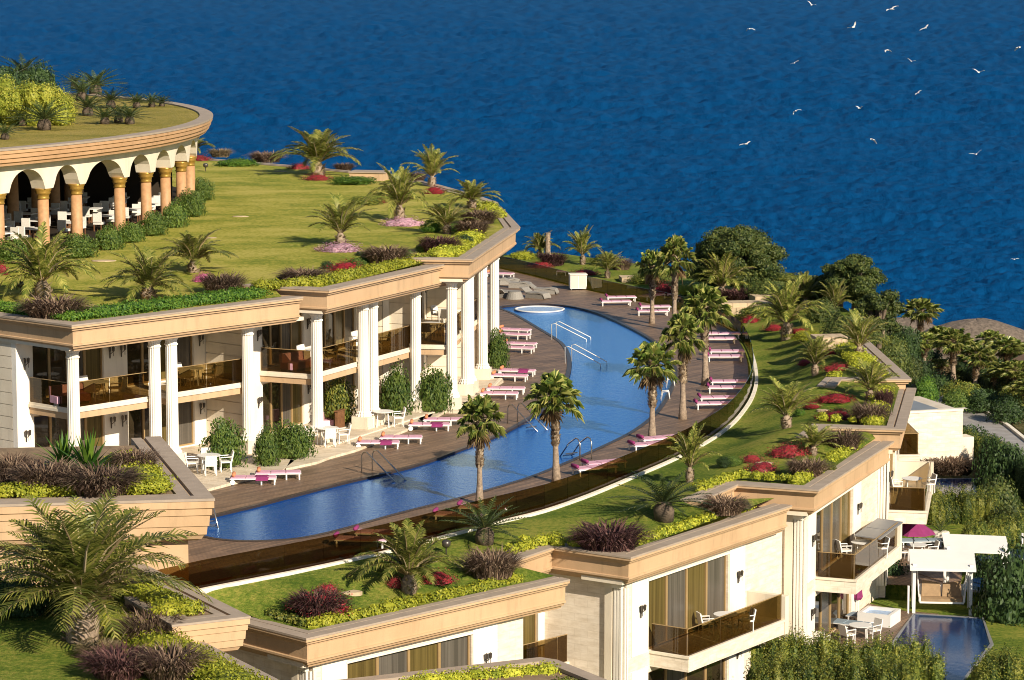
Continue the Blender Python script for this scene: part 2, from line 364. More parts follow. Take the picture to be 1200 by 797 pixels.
def proto(name, parts):
    """parts: list of (part name, MB, material, smooth, parent index or None)"""
    r = bpy.data.objects.new(name, None); col.objects.link(r); made = []
    for pn, mb, m, sm, par in parts:
        o = bpy.data.objects.new(pn, mesh(pn, mb, m, sm)); col.objects.link(o)
        o.parent = r if par is None else made[par]; made.append(o)
    return Proto(r, made)
# ------------------------------------------------------------------ frames of the two rows of terraced blocks (surveyed)
L1 = Frame((84, 381), (348.5, 348.5), 7.0); L2 = Frame((385.6, 339.4), (534, 306.7), 7.3); L3 = Frame((554, 303.5), (609.4, 266), 7.6)
R1 = Frame((359, 748), (657, 681), -1.0); R2 = Frame((739, 653), (921, 594), -.3); R3 = Frame((959, 574), (1045.5, 518), .4)
R4 = Frame((1060.5, 502.7), (1073, 456.3), 1.0); R5 = Frame((1068, 444), (1025, 405.7), 1.5)
RS = [R1, R2, R3, R4, R5]
FBZ = 3.2; fb = Frame((0, 591), (251, 584), FBZ)
R0 = Frame((226, 729.5), (293, 722), 1.0)

# ------------------------------------------------------------------ sea, ground
# open water: one sheet of real waves, its mesh finer towards the shore
b = MB(); rows = []
y = 215.0
while y < 4200: rows.append(y); y += max(.6, y * y / 220000)
ncol = 900
for y in rows:
    for i in range(ncol + 1):
        x = (i / ncol - .5) * y * .56; h = 0
        for lam, amp in ((.6, 1.2), (1.1, 1.3), (2.2, 1.3), (4.6, 1.2), (9.5, 1.0), (21, .7), (47, .4)):
            if lam > y / 1000: h += (3.4 if lam < y / 190 else .8) * amp * .10 * lam * noise.noise(Vector((x / lam * .55, y / lam + lam, lam)))
        b.v.append((x, y, -30 + h))
for j in range(len(rows) - 1):
    for i in range(ncol):
        k = j * (ncol + 1) + i; b.f.append((k, k + 1, k + ncol + 2, k + ncol + 1))
sea = struct('sea', b, M['sea'], True)
b = MB(); b.sheet([[(-9000, -300, -38), (9000, -300, -38), (9000, 14000, -38), (-9000, 14000, -38)]]); struct('sea', b, M['sea'])
b = MB(); N = 48
gx = [-130 + i * 8 for i in range(46)]; gy = [40, 90, 130, 160, 180, 195, 205, 214, 224, 236, 250, 270]
for yy in gy:
    for x in gx:
        z = -9.6
        if yy > 224: z = -9.6 - (yy - 224) * .45 - 1.5 * noise.noise(Vector((x * .05, yy * .05, 1)))
        b.v.append((x, yy + 5 * noise.noise(Vector((x * .03, yy * .1, 3))), z))
for j in range(len(gy) - 1):
    for i in range(len(gx) - 1):
        a = j * len(gx) + i; b.f.append((a, a + 1, a + len(gx) + 1, a + len(gx)))
struct('ground', b, M['scrub'], True)

# ------------------------------------------------------------------ pool, deck
POOL = [(228, 622), (237, 608), (268, 600.5), (300, 593), (360, 577), (415, 563), (453, 555), (500, 542.5), (540, 527), (583, 511.5), (613, 496),
        (643, 477.5), (661, 457), (669.5, 435), (669.6, 418), (663.4, 405), (653, 396.6), (638, 387.8), (613, 372.7), (600, 366), (587, 361.5), (588, 359.3), (600, 358), (637, 356),
        (670, 359), (700, 366.7), (725, 378), (750, 390.5), (768, 402), (782, 417), (790, 432), (788, 448), (780, 466), (769, 482), (758, 493), (733, 510),
        (688, 530.5), (660, 543), (623, 558), (595, 566.7), (560, 577), (530, 585.5), (488, 595.5), (437, 609), (400, 620), (350, 631.5), (300, 634), (267, 633), (240, 629)]
KERB = [(150, 712), (195, 699), (238, 689), (296, 678), (355, 666.5), (405, 656), (455, 644.7), (493, 634.6), (550, 619.6), (588, 609.5), (641, 597), (700, 575.6), (750, 554), (788, 538),
        (823, 520.4), (846, 505), (861, 492.8), (873, 478), (881, 465), (885.8, 450), (886, 438), (884, 425), (879.6, 411), (871, 396), (853, 383), (825, 372), (790, 362),
        (740, 352), (690, 341), (640, 328), (600, 318), (560, 310)]
def smooth_line(pts, n=3, closed=False):
    for _ in range(n - 1):
        q = []
        k = len(pts)
        rng = range(k) if closed else range(k - 1)
        if not closed: q.append(pts[0])
        for i in rng:
            a, c = pts[i], pts[(i + 1) % k]
            q += [a * .75 + c * .25, a * .25 + c * .75]
        if not closed: q.append(pts[-1])
        pts = q
    return pts
pool_w = smooth_line([at(x, y, 0) for x, y in POOL], 3, True)
kerb_w = smooth_line([at(x, y, -0.1) for x, y in KERB], 3)
def offset(pts, d, z=None, closed=False):
    out = []
    n = len(pts)
    for i, p in enumerate(pts):
        a = pts[(i - 1) % n] if (closed or i > 0) else p; c = pts[(i + 1) % n] if (closed or i < n - 1) else p
        t = (c - a); t = Vector((t.x, t.y, 0)).normalized(); q = p + Vector((-t.y, t.x, 0)) * d
        if z is not None: q.z = z
        out.append(q)
    return out
deck_out = offset(kerb_w, 0.40, 0.0)
edge = deck_out + [Vector((-9, 178, 0)), Vector((-9, 150, 0)), Vector((-15, 134, 0)), Vector((-23, 122, 0)), Vector((-25, 112, 0)), Vector((-24, 103, 0))]
b = MB(); b.sheet([edge, pool_w]); struct('pool_deck', b, M['deck'])
b = MB()     # deck edge and pool basin wall
k = len(pool_w)
for i in range(k):
    p, q = pool_w[i], pool_w[(i + 1) % k]; b.add([(p.x, p.y, 0), (q.x, q.y, 0), (q.x, q.y, -.6), (p.x, p.y, -.6)], [(0, 1, 2, 3)])
struct('pool_basin', b, M['rim'])
b = MB(); b.sheet([[Vector((p.x, p.y, -.07)) for p in offset(pool_w, -0.02, None, True)]]); struct('pool_water', b, M['pool'])
b = MB(); b.sweep([Vector((p.x, p.y, 0)) for p in pool_w], [(0, .004), (.22, .004), (.22, .024), (0, .024)], True); struct('pool_edge', b, M['rim'])
b = MB()
for i in range(len(deck_out) - 1):
    p, q = deck_out[i], deck_out[i + 1]; b.add([(p.x, p.y, 0), (q.x, q.y, 0), (q.x, q.y, -.5), (p.x, p.y, -.5)], [(0, 1, 2, 3)])
struct('deck_edge', b, M['brownwood'])
b = MB(); b.sweep([Vector((p.x, p.y, 0)) for p in kerb_w], [(-.12, -.4), (-.12, -.10), (.06, -.10), (.06, -.4)]); struct('kerb', b, M['kerb'])
b = MB()
o_ = offset(kerb_w, 0.42)
for i in range(len(kerb_w) - 1):
    p, q, r, s = kerb_w[i], kerb_w[i + 1], o_[i + 1], o_[i]
    b.add([(p.x, p.y, -.22), (q.x, q.y, -.22), (r.x, r.y, -.22), (s.x, s.y, -.22)], [(0, 1, 2, 3)])
struct('grass_strip', b, M['lawn'])

# glass balustrade along the kerb, one part for each panel
def resample(pts, step):
    d = [0]
    for i in range(1, len(pts)): d.append(d[-1] + (pts[i] - pts[i - 1]).length)
    n = max(1, int(round(d[-1] / step))); out = []
    j = 0
    for i in range(n + 1):
        t = d[-1] * i / n
        while j < len(pts) - 2 and d[j + 1] < t: j += 1
        f = (t - d[j]) / max(1e-9, d[j + 1] - d[j]); out.append(pts[j].lerp(pts[j + 1], f))
    return out
def panel(mb, p, q, z0, z1, th=.02, gap=.02):
    d = (q - p); d.z = 0; d.normalize(); n = Vector((-d.y, d.x, 0)) * th * .5
    p, q = p + d * gap, q - d * gap
    mb.hexa([(a.x, a.y, z) for z in (z0, z1) for a in (p - n, q - n, q + n, p + n)]); return mb
fr_pts = resample(offset(kerb_w, 0.14), 1.9)
fence = empty('glass_balustrade', (*fr_pts[0].xy, -.1), 'long curved brown glass balustrade between the pool deck and the lower lawn', 'balustrade')
for i in range(len(fr_pts) - 1):
    obj('glass_panel', panel(MB(), fr_pts[i], fr_pts[i + 1], -.1, .88, .02, .004), M['glass'], fence)

# bubbling spa ring at the far pool end
jp = at(632, 362, 0)
spa = empty('spa_pool', (jp.x, jp.y, -.3), 'round bubbling spa with white rim at the far end of the long pool', 'spa')
obj('rim', MB().lathe([(1.55, .22), (1.62, .31), (1.48, .33), (1.42, .2)], (jp.x, jp.y, -.3), 40), M['whitem'], spa, True)
obj('bubbling_water', MB().lathe([(1.43, .05), (1.43, .27)], (jp.x, jp.y, -.3), 32), M['foam'], spa)

# ------------------------------------------------------------------ cornice and wall building blocks
CORN = [(0, -.07), (0, -.16), (.10, -.18), (.12, -.27), (.21, -.29), (.23, -.37), (.25, -.84), (.19, -.86), (.19, -.93), (.27, -.95), (.31, -1.05), (.42, -1.08), (.46, -1.18), (.62, -1.2),
        (.62, -.07)]
COPE = [(-.02, -.07), (-.02, 0), (.46, 0), (.46, -.07)]
GUTT = [(.46, -.14), (.46, -.10), (.56, -.10), (.56, -.14)]
KERBI = [(.56, -.07), (.56, -.02), (.86, -.02), (.86, -.3), (.56, -.3)]
def scaled(prof, s): return [(v * s, z * s) for v, z in prof]
BANDS = [(0, -.07), (0, -.26), (.05, -.29), (.06, -.46), (.10, -.48), (.12, -.76), (.16, -.78), (.18, -1.0), (.24, -1.03), (.30, -1.14), (.42, -1.2), (.62, -1.2), (.62, -.07)]
def cornice(parent, pts, s=1.0, closed=False, prof=None):
    obj('cornice', MB().sweep(pts, scaled(prof or CORN, s), closed), M['tan'], parent)
    obj('coping', MB().sweep(pts, scaled(COPE, s), closed).sweep(pts, scaled(KERBI, s), closed), M['coping'], parent)
    obj('gutter', MB().sweep(pts, scaled(GUTT, s), closed), M['gutter'], parent)
def wall_open(mb, fr, v, th, u0, u1, z0, z1, ops):
    """wall with real openings (ua, ub, za, zb) in it"""
    u = u0
    for ua, ub, za, zb in sorted(ops):
        mb.lbox(fr, u, ua, v, v + th, z0, z1)
        if za > z0: mb.lbox(fr, ua, ub, v, v + th, z0, za)
        if zb < z1: mb.lbox(fr, ua, ub, v, v + th, zb, z1)
        u = ub
    mb.lbox(fr, u, u1, v, v + th, z0, z1); return mb
def window(parent, fr, v, ua, ub, za, zb, cells, fm='bronze'):
    """sliding window: frame with one pane for each cell ('p' dark glass, 'o' olive curtain, 'g' grey curtain)"""
    b = MB(); n = len(cells); w = (ub - ua) / n
    b.lbox(fr, ua, ub, v, v + .1, zb - .07, zb).lbox(fr, ua, ub, v, v + .1, za, za + .07)
    for i in range(n + 1):
        c = ua + w * i; b.lbox(fr, max(ua, c - .06), min(ub, c + .06), v + .003, v + .11, za + .07, zb - .07)
    f = obj('window', b, M[fm], parent)
    for i, c in enumerate(cells):
        q = MB().lbox(fr, ua + w * i + .05, ua + w * (i + 1) - .05, v + .06, v + .09, za + .05, zb - .05)
        obj('pane' if c == 'p' else 'curtained_pane', q, M[{'p': 'pane', 'o': 'olive', 'g': 'grey'}[c]], f)
def sconce(parent, fr, u, v, z, side='v'):
    b = MB()
    P = (lambda a, d, h: fr.w(u + a, v - d, z + h)) if side == 'v' else (lambda a, d, h: fr.w(u - d, v + a, z + h))
    b.tube([P(0, .02, -.26), P(0, .02, .22)], [.03, .04], 6).tube([P(-.1, .14, .05), P(0, .04, -.08), P(.1, .14, .05)], .016, 5)
    l = obj('wall_lamp', b, M['lamp'], parent)
    g = MB()
    for a in (-.1, .1):
        b2 = [P(a, .14, .03), P(a, .14, .07), P(a, .14, .24), P(a, .14, .27)]; g.tube(b2, [.025, .05, .062, .02], 7)
        g.tube([P(a, .14, .02), P(a, .14, -.16)], .012, 5)
    obj('lantern', g, M['lamp'], l)
def column(parent, fr, u, v, z0, z1, r=.27, plinth=.55):
    p = fr.w(u, v, z0); a = Frame.__new__(Frame); a.O = p; a.u = fr.u; a.n = fr.n; a.z = z0
    if plinth: obj('plinth', MB().lbox(a, -.42, .42, -.42, .42, z0, z0 + plinth).lbox(a, -.46, .46, -.46, .46, z0, z0 + .1), M['cream'], parent)
    zb = z0 + plinth; h = z1 - zb
    prof = [(r * 1.5, 0), (r * 1.5, .08), (r * 1.25, .13), (r * 1.28, .2), (r * 1.02, .26), (r, .4), (r * .93, h - .45), (r * 1.08, h - .42), (r * 1.08, h - .37), (r * .95, h - .35), (r * .96, h - .22), (r * 1.2, h - .12), (r * 1.25, h - .1)]
    b = MB().lathe(prof, (p.x, p.y, zb), 32, .10); b.lbox(a, -r * 1.3, r * 1.3, -r * 1.3, r * 1.3, z1 - .1, z1)
    obj('column', b, M['white'], parent)
def balcony(parent, fr, u0, u1, v0, v1, zs, left=True, right=True, band=True, nd=1, th=.5, vl=None):
    """slab with glass guard; zs = slab top"""
    s = MB()
    if band:
        s.lbox(fr, u0 + .06, u1 - .06, v0 + .06, v1, zs - th, zs - .22); sl = obj('balcony', s, M['tan'], parent)
        obj('slab_moulding', MB().lbox(fr, u0, u1, v0, v1, zs - .217, zs - .10).lbox(fr, u0 + .03, u1 - .03, v0 + .03, v1 - .003, zs - .10, zs), M['cream'], sl)
    else:
        s.lbox(fr, u0, u1, v0, v1, zs - th, zs - .10); sl = obj('balcony', s, M['stone' + str(id(fr))] if ('stone' + str(id(fr))) in M else M['cream'], parent)
        obj('slab_moulding', MB().lbox(fr, u0 - .04, u1 + .04, v0 - .04, v1, zs - .097, zs), M['cream'], sl)
    n = max(1, int(round((u1 - u0) / 2.4)) * nd)
    for i in range(n):
        obj('glass_panel', panel(MB(), fr.w(u0 + .08 + (u1 - u0 - .16) * i / n, v0 + .08), fr.w(u0 + .08 + (u1 - u0 - .16) * (i + 1) / n, v0 + .08), zs, zs + 1.05), M['glass'], sl)
    rail = MB().lbox(fr, u0 + .05, u1 - .05, v0 + .06, v0 + .10, zs + 1.05, zs + 1.075)
    for f, uu in ((left, u0 + .08), (right, u1 - .08)):
        if f:
            obj('glass_panel', panel(MB(), fr.w(uu, v0 + .12), fr.w(uu, (vl or v1) - .05), zs, zs + 1.05), M['glass'], sl)
            rail.lbox(fr, uu - .02, uu + .02, v0 + .103, (vl or v1) - .05, zs + 1.05, zs + 1.075)
    obj('rail', rail, M['bronze'], sl)
    return sl
def grooved(mb, fr, u0, u1, v0, v1, z0, z1, h=.52, g=.035, core=.04):
    """rusticated wall: courses with open joints over a set-back core"""
    mb.lbox(fr, u0 + (core if u1 - u0 > .3 else .0), u1 - .02, v0 + core, v1 - core, z0, z1 - .003)
    z = z0
    while z < z1 - .05:
        mb.lbox(fr, u0, u1, v0, v1, z + g, min(z + h, z1)); z += h
    return mb

# ------------------------------------------------------------------ the hotel wing on the left
hotel = empty('hotel_building', (-18, 120, 0), 'two storey hotel wing with tan cornice and white fluted columns beside the long pool', 'building')
c12 = isect(L1.w(0, 0), L1.u, L2.w(0, 0), L2.n); c12.z = 7.15
c23 = isect(L2.w(0, 0), L2.u, L3.w(0, 0), L3.n)
far_edge = [at(x, y, 7.6) for x, y in [(609.4, 266), (587, 242), (578, 243.5), (583, 237), (560, 229), (513, 216), (470, 206), (444, 201), (420, 201), (370, 196), (300, 190), (225, 184)]]
leftfront = [L1.w(0, 14), L1.w(0, 0)]
line1 = [L1.w(0, 14), L1.w(0, 0), L1.w(L1.L + .35, 0)]
line2 = [L2.w(0, 4.5), L2.w(0, 0), L2.w(L2.L + .3, 0)]
line3 = [L3.w(0, 4.5)] + [L3.w(0, 0)] + far_edge[:]
for l in (line1, line2, line3): cornice(hotel, l)
def level(fr, fac, ztop):
    # facade of one block; main wall at v=4.2, columns at v=1.2, two storeys
    u1 = fac
    ops = []
    for za, zb in ((.2, 2.6), (3.3, 5.75)):
        for ua, ub in ((1.3, 5.2), (6.55, 10.45)): ops.append((ua, ub, za, zb))
    b = MB()
    for za, zb in ((.2, 2.6), (3.3, 5.75)):
        wall_open(b, fr, 4.2, .3, .4, u1, 0 if za < 1 else 2.9, 2.9 if za < 1 else ztop - .95, [(1.3, 5.2, za, zb), (6.55, 10.45, za, zb)])
    obj('wall', b, M['bright'], hotel)
    obj('wall', grooved(MB(), fr, .4, .75, 4.52, 13, 0, ztop - 1.0), M['cream'], hotel)
    obj('partition_wall', grooved(MB(), fr, 11.15, 11.55, 1.5, 4.17, 0.15, ztop - 1.15), M['cream'], hotel)
    obj('soffit', MB().lbox(fr, .3, u1 + .6, .55, 13, ztop - 1.16, ztop - 1.0), M['cream'], hotel)
    for za, zb in ((.2, 2.6), (3.3, 5.75)):
        window(hotel, fr, 4.3, 1.3, 5.2, za, zb, 'ppgo'); window(hotel, fr, 4.3, 6.55, 10.45, za, zb, 'ppog')
        for u in (5.55, 6.2, 10.8, .85): sconce(hotel, fr, u, 4.2, za + 1.6)
    for u in (1.0, 5.5, 6.46, 10.95): column(hotel, fr, u, 1.2, .15, ztop - 1.16)
    balcony(hotel, fr, 1.0, 5.5, 1.45, 4.2, 3.25, True, False); balcony(hotel, fr, 6.4, 11.15, 1.45, 4.2, 3.25, False, False)
    obj('terrace_floor', MB().lbox(fr, .2, 12.0, .35, 4.2, -.2, .15), M['tile'], hotel)
    obj('terrace_edge', MB().lbox(fr, .1, 12.05, .2, .347, -.2, .17), M['cream'], hotel)
level(L1, 13.2, 7.0); level(L2, 13.4, 7.3); level(L3, 17, 7.6)
for pts_ in ([(205, 555), (238, 574.5), (291, 560.5), (322, 557), (345, 540), (300, 520), (240, 520)], [(335, 549), (372, 541), (386, 535.5), (417, 527), (440, 518), (472, 505), (500, 494), (520, 470), (400, 490), (350, 520)], [(497, 496), (530, 477), (548, 470), (570, 458), (590, 446), (580, 420), (520, 440), (480, 480)]):
    tp_ = [at(x, y, .12) for x, y in pts_]; obj('terrace_floor', MB().prism([(p.x, p.y) for p in tp_], -.2, .12), M['tile'], hotel)
column(hotel, L3, 15.2, 1.2, .15, 6.4)
# side facade of the first block that faces the camera
obj('wall', MB().lbox(L1, .42, 30, 13, 13.3, 0, 5.9), M['cream'], hotel)
# lawn on top of the wing
ins = 0.8
def inner(pts): return [Vector((p.x, p.y, p.z - .06)) for p in offset(pts, ins)]
lawnp = [at(-160, 369, 6.95)] + [L1.w(ins, 9, 6.95), L1.w(ins, ins, 6.94), L1.w(L1.L - .2, ins, 6.96)] + [L2.w(.5, 3.2, 7.22), L2.w(ins, ins, 7.22), L2.w(L2.L - .2, ins, 7.24)] + [L3.w(.5, 3.0, 7.5), L3.w(ins, ins, 7.52)]
fe = inner(far_edge); lawnp += fe[0:2] + fe[4:] + [Vector((-75, 215, 7.5)), Vector((-75, 120, 7.2))]
LAWNP = lawnp
b = MB()   # low tan wall at the seaward edge of the lawn
p, q = at(392, 212, 7.5), at(449, 213, 7.5)
seawall = MB(); sf = Frame.__new__(Frame); sf.O = p; sf.u = (q - p).normalized(); sf.n = Vector((-sf.u.y, sf.u.x, 0)); sf.z = 7.5
obj('parapet_block', seawall.lbox(sf, 1.0, (q - p).length, 0, 1.5, 7.4, 8.05), M['tan'], hotel)
obj('coping', MB().lbox(sf, .95, (q - p).length + .08, -.08, 1.58, 8.05, 8.13), M['coping'], hotel)

# ------------------------------------------------------------------ round restaurant pavilion on the upper lawn
RC = Vector((-65, 163, 0)); RR = 47.6; ZF = 7.55; ZT = 12.8
pav = empty('restaurant_pavilion', (RC.x, RC.y, ZF), 'round open restaurant with arches, terracotta columns with gold capitals and grassed roof', 'pavilion')
def rp(a, r, z): return Vector((RC.x + r * math.cos(a), RC.y + r * math.sin(a), z))
A0, A1 = R(-65), R(100)
ring = [rp(A0 + (A1 - A0) * i / 140, RR, ZT) for i in range(141)]
RCORN = [(0.0, -.10), (0.0, -.30), (.08, -.35), (.10, -.56), (.20, -.60), (.22, -.80), (.34, -.86), (.38, -1.0), (.9, -1.0), (.9, -.10)]
obj('cornice', MB().sweep(ring, scaled(RCORN, .88)), M['rtan'], pav, False)
obj('coping', MB().sweep(ring, [(-.04, -.10), (-.04, 0), (.75, 0), (.75, -.10)]), M['coping'], pav)
lawn_r = [rp(A0 + (A1 - A0) * i / 60, RR - .74, ZT - .08) for i in range(61)] + [Vector((RC.x - 30, RC.y + 30, ZT - .08)), Vector((RC.x - 30, RC.y - 40, ZT - .08))]
b = MB(); b.sheet([lawn_r]); obj('roof_grass', b, M['rooflawn'], pav)
# arches: spandrel ring with real round openings, columns below
cols_px = [(-18, 296), (39, 289), (94, 283.5), (138, 273.5), (169, 266), (191.5, 259), (206, 251), (213, 243)]
angs = []
for x, y in cols_px:
    p = at(x, y, ZF); angs.append(math.atan2(p.y - RC.y, p.x - RC.x))
RCOL = RR - 1.3
angs = [angs[0] - .14] + angs + [angs[-1] + .11, angs[-1] + .22]
ztop, zspring, zcap = ZT - .86, ZF + 2.98, ZF + 2.78
for i in range(len(angs) - 1):
    a0, a1 = angs[i], angs[i + 1]; half = .42 / RCOL
    b = MB(); n = 20; am = (a0 + a1) / 2; ha = (a1 - a0) / 2
    outer = []
    for j in range(n + 1):
        a = a0 + (a1 - a0) * j / n
        t = (a - am) / max(1e-6, (ha - half))
        zl = zspring if abs(t) >= 1 else zspring + math.sqrt(1 - t * t) * (ztop - zspring - .34)
        outer.append((a, zl))
    for j in range(n):
        (aa, za), (ab, zb) = outer[j], outer[j + 1]
        P = [rp(aa, RCOL + .42, za), rp(ab, RCOL + .42, zb), rp(ab, RCOL - .42, zb), rp(aa, RCOL - .42, za)]
        Q = [rp(aa, RCOL + .42, ztop), rp(ab, RCOL + .42, ztop), rp(ab, RCOL - .42, ztop), rp(aa, RCOL - .42, ztop)]
        b.hexa([tuple(p) for p in P + Q])
    obj('arch', b, M['cream'], pav)
for a in angs:
    for rr in (RCOL, ):
        p = rp(a, rr, ZF)
        obj('column', MB().lathe([(.36, 0), (.36, .12), (.31, .2), (.30, .4), (.28, 2.43)], tuple(p), 24), M['terracotta'], pav, True)
        obj('capital', MB().lathe([(.30, 2.43), (.33, 2.47), (.30, 2.53), (.32, 2.68), (.40, 2.73), (.36, 2.79), (.43, 2.91), (.43, 2.98)], tuple(p), 24), M['gold'], pav, True)
for a in angs[2:-1]:
    p = rp(a + .015, RCOL - 6.5, ZF)
    obj('inner_column', MB().lathe([(.36, 0), (.31, .2), (.28, 3.8)], tuple(p), 20), M['terracotta'], pav, True)
# ceiling, rear wall, floor
obj('ceiling', MB().sweep([rp(A0 + (A1 - A0) * i / 60, RR - 1.0, ZT - .3) for i in range(61)], [(0, -.68), (12, -.68), (12, -.5), (0, -.5)]), M['cream'], pav)
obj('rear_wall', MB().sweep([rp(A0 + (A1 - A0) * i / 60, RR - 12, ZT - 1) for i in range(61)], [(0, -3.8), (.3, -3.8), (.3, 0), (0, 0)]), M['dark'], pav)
cw = MB(); p_, q_ = rp(angs[8] + .06, RR - 2.4, ZF), rp(angs[8] + .06, RR - 13, ZF); panel(cw, p_, q_, ZF, ZT - 1, .3); obj('shade_screen', cw, M['dark'], pav)  # dark sheet added across the ring to make the interior look shaded
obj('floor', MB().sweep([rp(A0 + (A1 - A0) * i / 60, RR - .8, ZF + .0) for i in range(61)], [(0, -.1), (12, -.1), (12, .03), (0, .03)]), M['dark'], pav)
for i in range(-6, 14, 2):
    a = angs[2] + i * .035
    b = MB(); p0, p1 = rp(a, RR - 11.9, ZF), rp(a + .045, RR - 11.9, ZF)
    panel(b, p0, p1, ZF + .2, ZF + 2.6, .1); obj('window', b, M['slate'], pav)
for k_, a in enumerate((angs[1] - .01, angs[2] - .055)):
    p = rp(a, RCOL - 3.2, ZF); f = Frame.__new__(Frame); f.O = p; f.u = Vector((1, .2, 0)).normalized(); f.n = Vector((-f.u.y, f.u.x, 0)); f.z = ZF
    obj('pier', MB().lbox(f, -.6, .6, 0, .6, ZF, ZT - 1), M['cream'], pav)

# ------------------------------------------------------------------ villas stepping down on the right
names = ['nearest and lowest', 'second', 'third', 'fourth', 'farthest']
VL = ['nearest cream stone villa at the bottom with a wide curtained window under its tan cornice',
      'cream stone villa with a long glass balcony and four tall window panes, bottom centre',
      'cream stone villa whose balcony carries sloping grey awnings above the white tub',
      'cream stone villa with a small square balcony above the open magenta parasol',
      'farthest villa block with a tan parapet, beside the travertine end wall']
steps = [None, (601, 657), (820, 587), (955, 512), (978, 452)]
villas = []
lawn_edge = []
for k_, fr in enumerate(RS):
    v = empty('villa', fr.w(1, 1, fr.z - 7.4), VL[k_], 'villa', 'terraced villas below the lower lawn'); villas.append(v)
    st = M['stone' + str(id(fr))] = stonemat('travertine_%d' % k_, fr.ang, (0.76, 0.67, 0.55), (0.68, 0.59, 0.47), .6, .3, .04)
    zt, zc, zs, zg = fr.z, fr.z - 1.2, fr.z - 4.25, fr.z - 7.4
    inn = fr.w(0, 3.45)
    pts = ([at(*steps[k_], fr.z)] if steps[k_] else [fr.w(0, 5.5)]) + ([inn] if steps[k_] else []) + [fr.w(0, 0), fr.w(fr.L + (.5 if k_ < 4 else 3.5), 0)]
    cornice(v, pts)
    ro = MB(); ue = 11.4 if k_ == 0 else 13.6
    wall_open(ro, fr, .8, .3, 1.0, ue, zs - .5, zc + .02, [(2.6, 8.7, zs + .02, zc - .28)])
    wall_open(ro, fr, .8, .3, 1.0, ue, zg - .6, zs - .5, [(2.6, 8.7, zg + .05, zs - .85)])
    ro.lbox(fr, .82, 1.12, 1.103, 3.4 if k_ == 4 else 7, zg - .6, zc + .02)
    obj('wall', ro, st, v)
    for ua, ub in ((1.35, 2.55), (8.75, 10.0)):
        obj('wall_panel', MB().lbox(fr, ua, ub, .76, .797, zs, zc - .02), M['bright'], v); obj('wall_panel', MB().lbox(fr, ua, ub, .76, .797, zg, zs - .6), M['bright'], v)
    obj('soffit', MB().lbox(fr, .3, fr.L, .55, 2.4, zc, zc + .2), M['cream'], v)
    # fluted corner pilaster and a cream strip put in for the shadow beside it
    pb = MB()
    for i in range(3): pb.lbox(fr, .72, .818, .86 + i * .13, .94 + i * .13, zg, zc - .25)
    pb.lbox(fr, .76, .815, .85, 1.22, zg, zc - .25).lbox(fr, .66, .817, .82, 1.26, zc - .247, zc - .02)
    obj('shadow_strip', MB().lbox(fr, .70, .816, 1.27, 1.6, zg, zc - .02), M['cream'], v)
    for i in range(2): pb.lbox(fr, .80 + i * .16, .90 + i * .16, .74, .797, zg, zc - .25)
    obj('pilaster', pb, M['white'], v)
    window(v, fr, .9, 2.6, 8.7, zs + .02, zc - .28, 'ogog' if k_ < 2 else 'pggo'); window(v, fr, .9, 2.6, 8.7, zg + .05, zs - .85, 'pgpp')
    obj('window_head', MB().lbox(fr, 2.5, 8.8, .74, .797, zc - .28, zc - .2), M['white'], v)
    for u in (1.95, 9.4):
        sconce(v, fr, u, .76, zs + 1.7); sconce(v, fr, u, .76, zg + 1.7)
    balcony(v, fr, 2.7, 10.2, -.95, .8, zs, True, False, False, 1, .62)
    obj('balcony_end_wall', MB().lbox(fr, 10.2, 10.5, -1.0, .8, zs - .62, zs + .95), M['cream'], v)
    # low side parapet to the right
    obj('rear_wall', MB().lbox(fr, .9, 13.5 if k_ else 11.2, 2.4, 2.7, zg - .6, zc - .3), st, v)
    lawn_edge.append(pts)
# recessed side balcony between the first and second villa
def at_v(fr, px, py, v):
    a, b_ = (px - 600) / FPX, -(py - 398.5) / FPX; c, s = math.cos(PITCH), math.sin(PITCH); d = Vector((a, c + b_ * s, -s + b_ * c))
    O = fr.O + fr.n * v; t = (O.x * fr.n.x + O.y * fr.n.y) / (d.x * fr.n.x + d.y * fr.n.y); return d * t + Vector((0, 0, CAMZ))
v0 = villas[0]
obj('wall', wall_open(MB(), R1, 3.3, .3, 11.4, 18.5, -9, -2.15, [(13.9, 14.8, -5.0, -2.7)]), M['bright'], v0)
window(v0, R1, 3.4, 13.9, 14.8, -5.0, -2.7, 'o')
balcony(v0, R1, 12.4, 17.2, 2.2, 3.3, -4.95, False, False, False, 1, .6)
obj('wall', MB().lbox(R1, 11.1, 11.4, 1.1, 3.6, -9, -2.2), M['stone' + str(id(R1))], v0)
# sloping grey awnings over the third villa's balcony (seen from above as two slabs)
v2 = villas[2]
for ua, ub in ((6.6, 8.4), (8.5, 10.6)):
    z1, z2 = R3.z - 3.2, R3.z - 3.28
    b = MB().hexa([R3.w(ua, -1.0, z2), R3.w(ub, -1.0, z2), R3.w(ub, .15, z1), R3.w(ua, .15, z1), R3.w(ua, -1.0, z2 + .05), R3.w(ub, -1.0, z2 + .05), R3.w(ub, .15, z1 + .05), R3.w(ua, .15, z1 + .05)])
    obj('awning', b, M['slate'], v2)

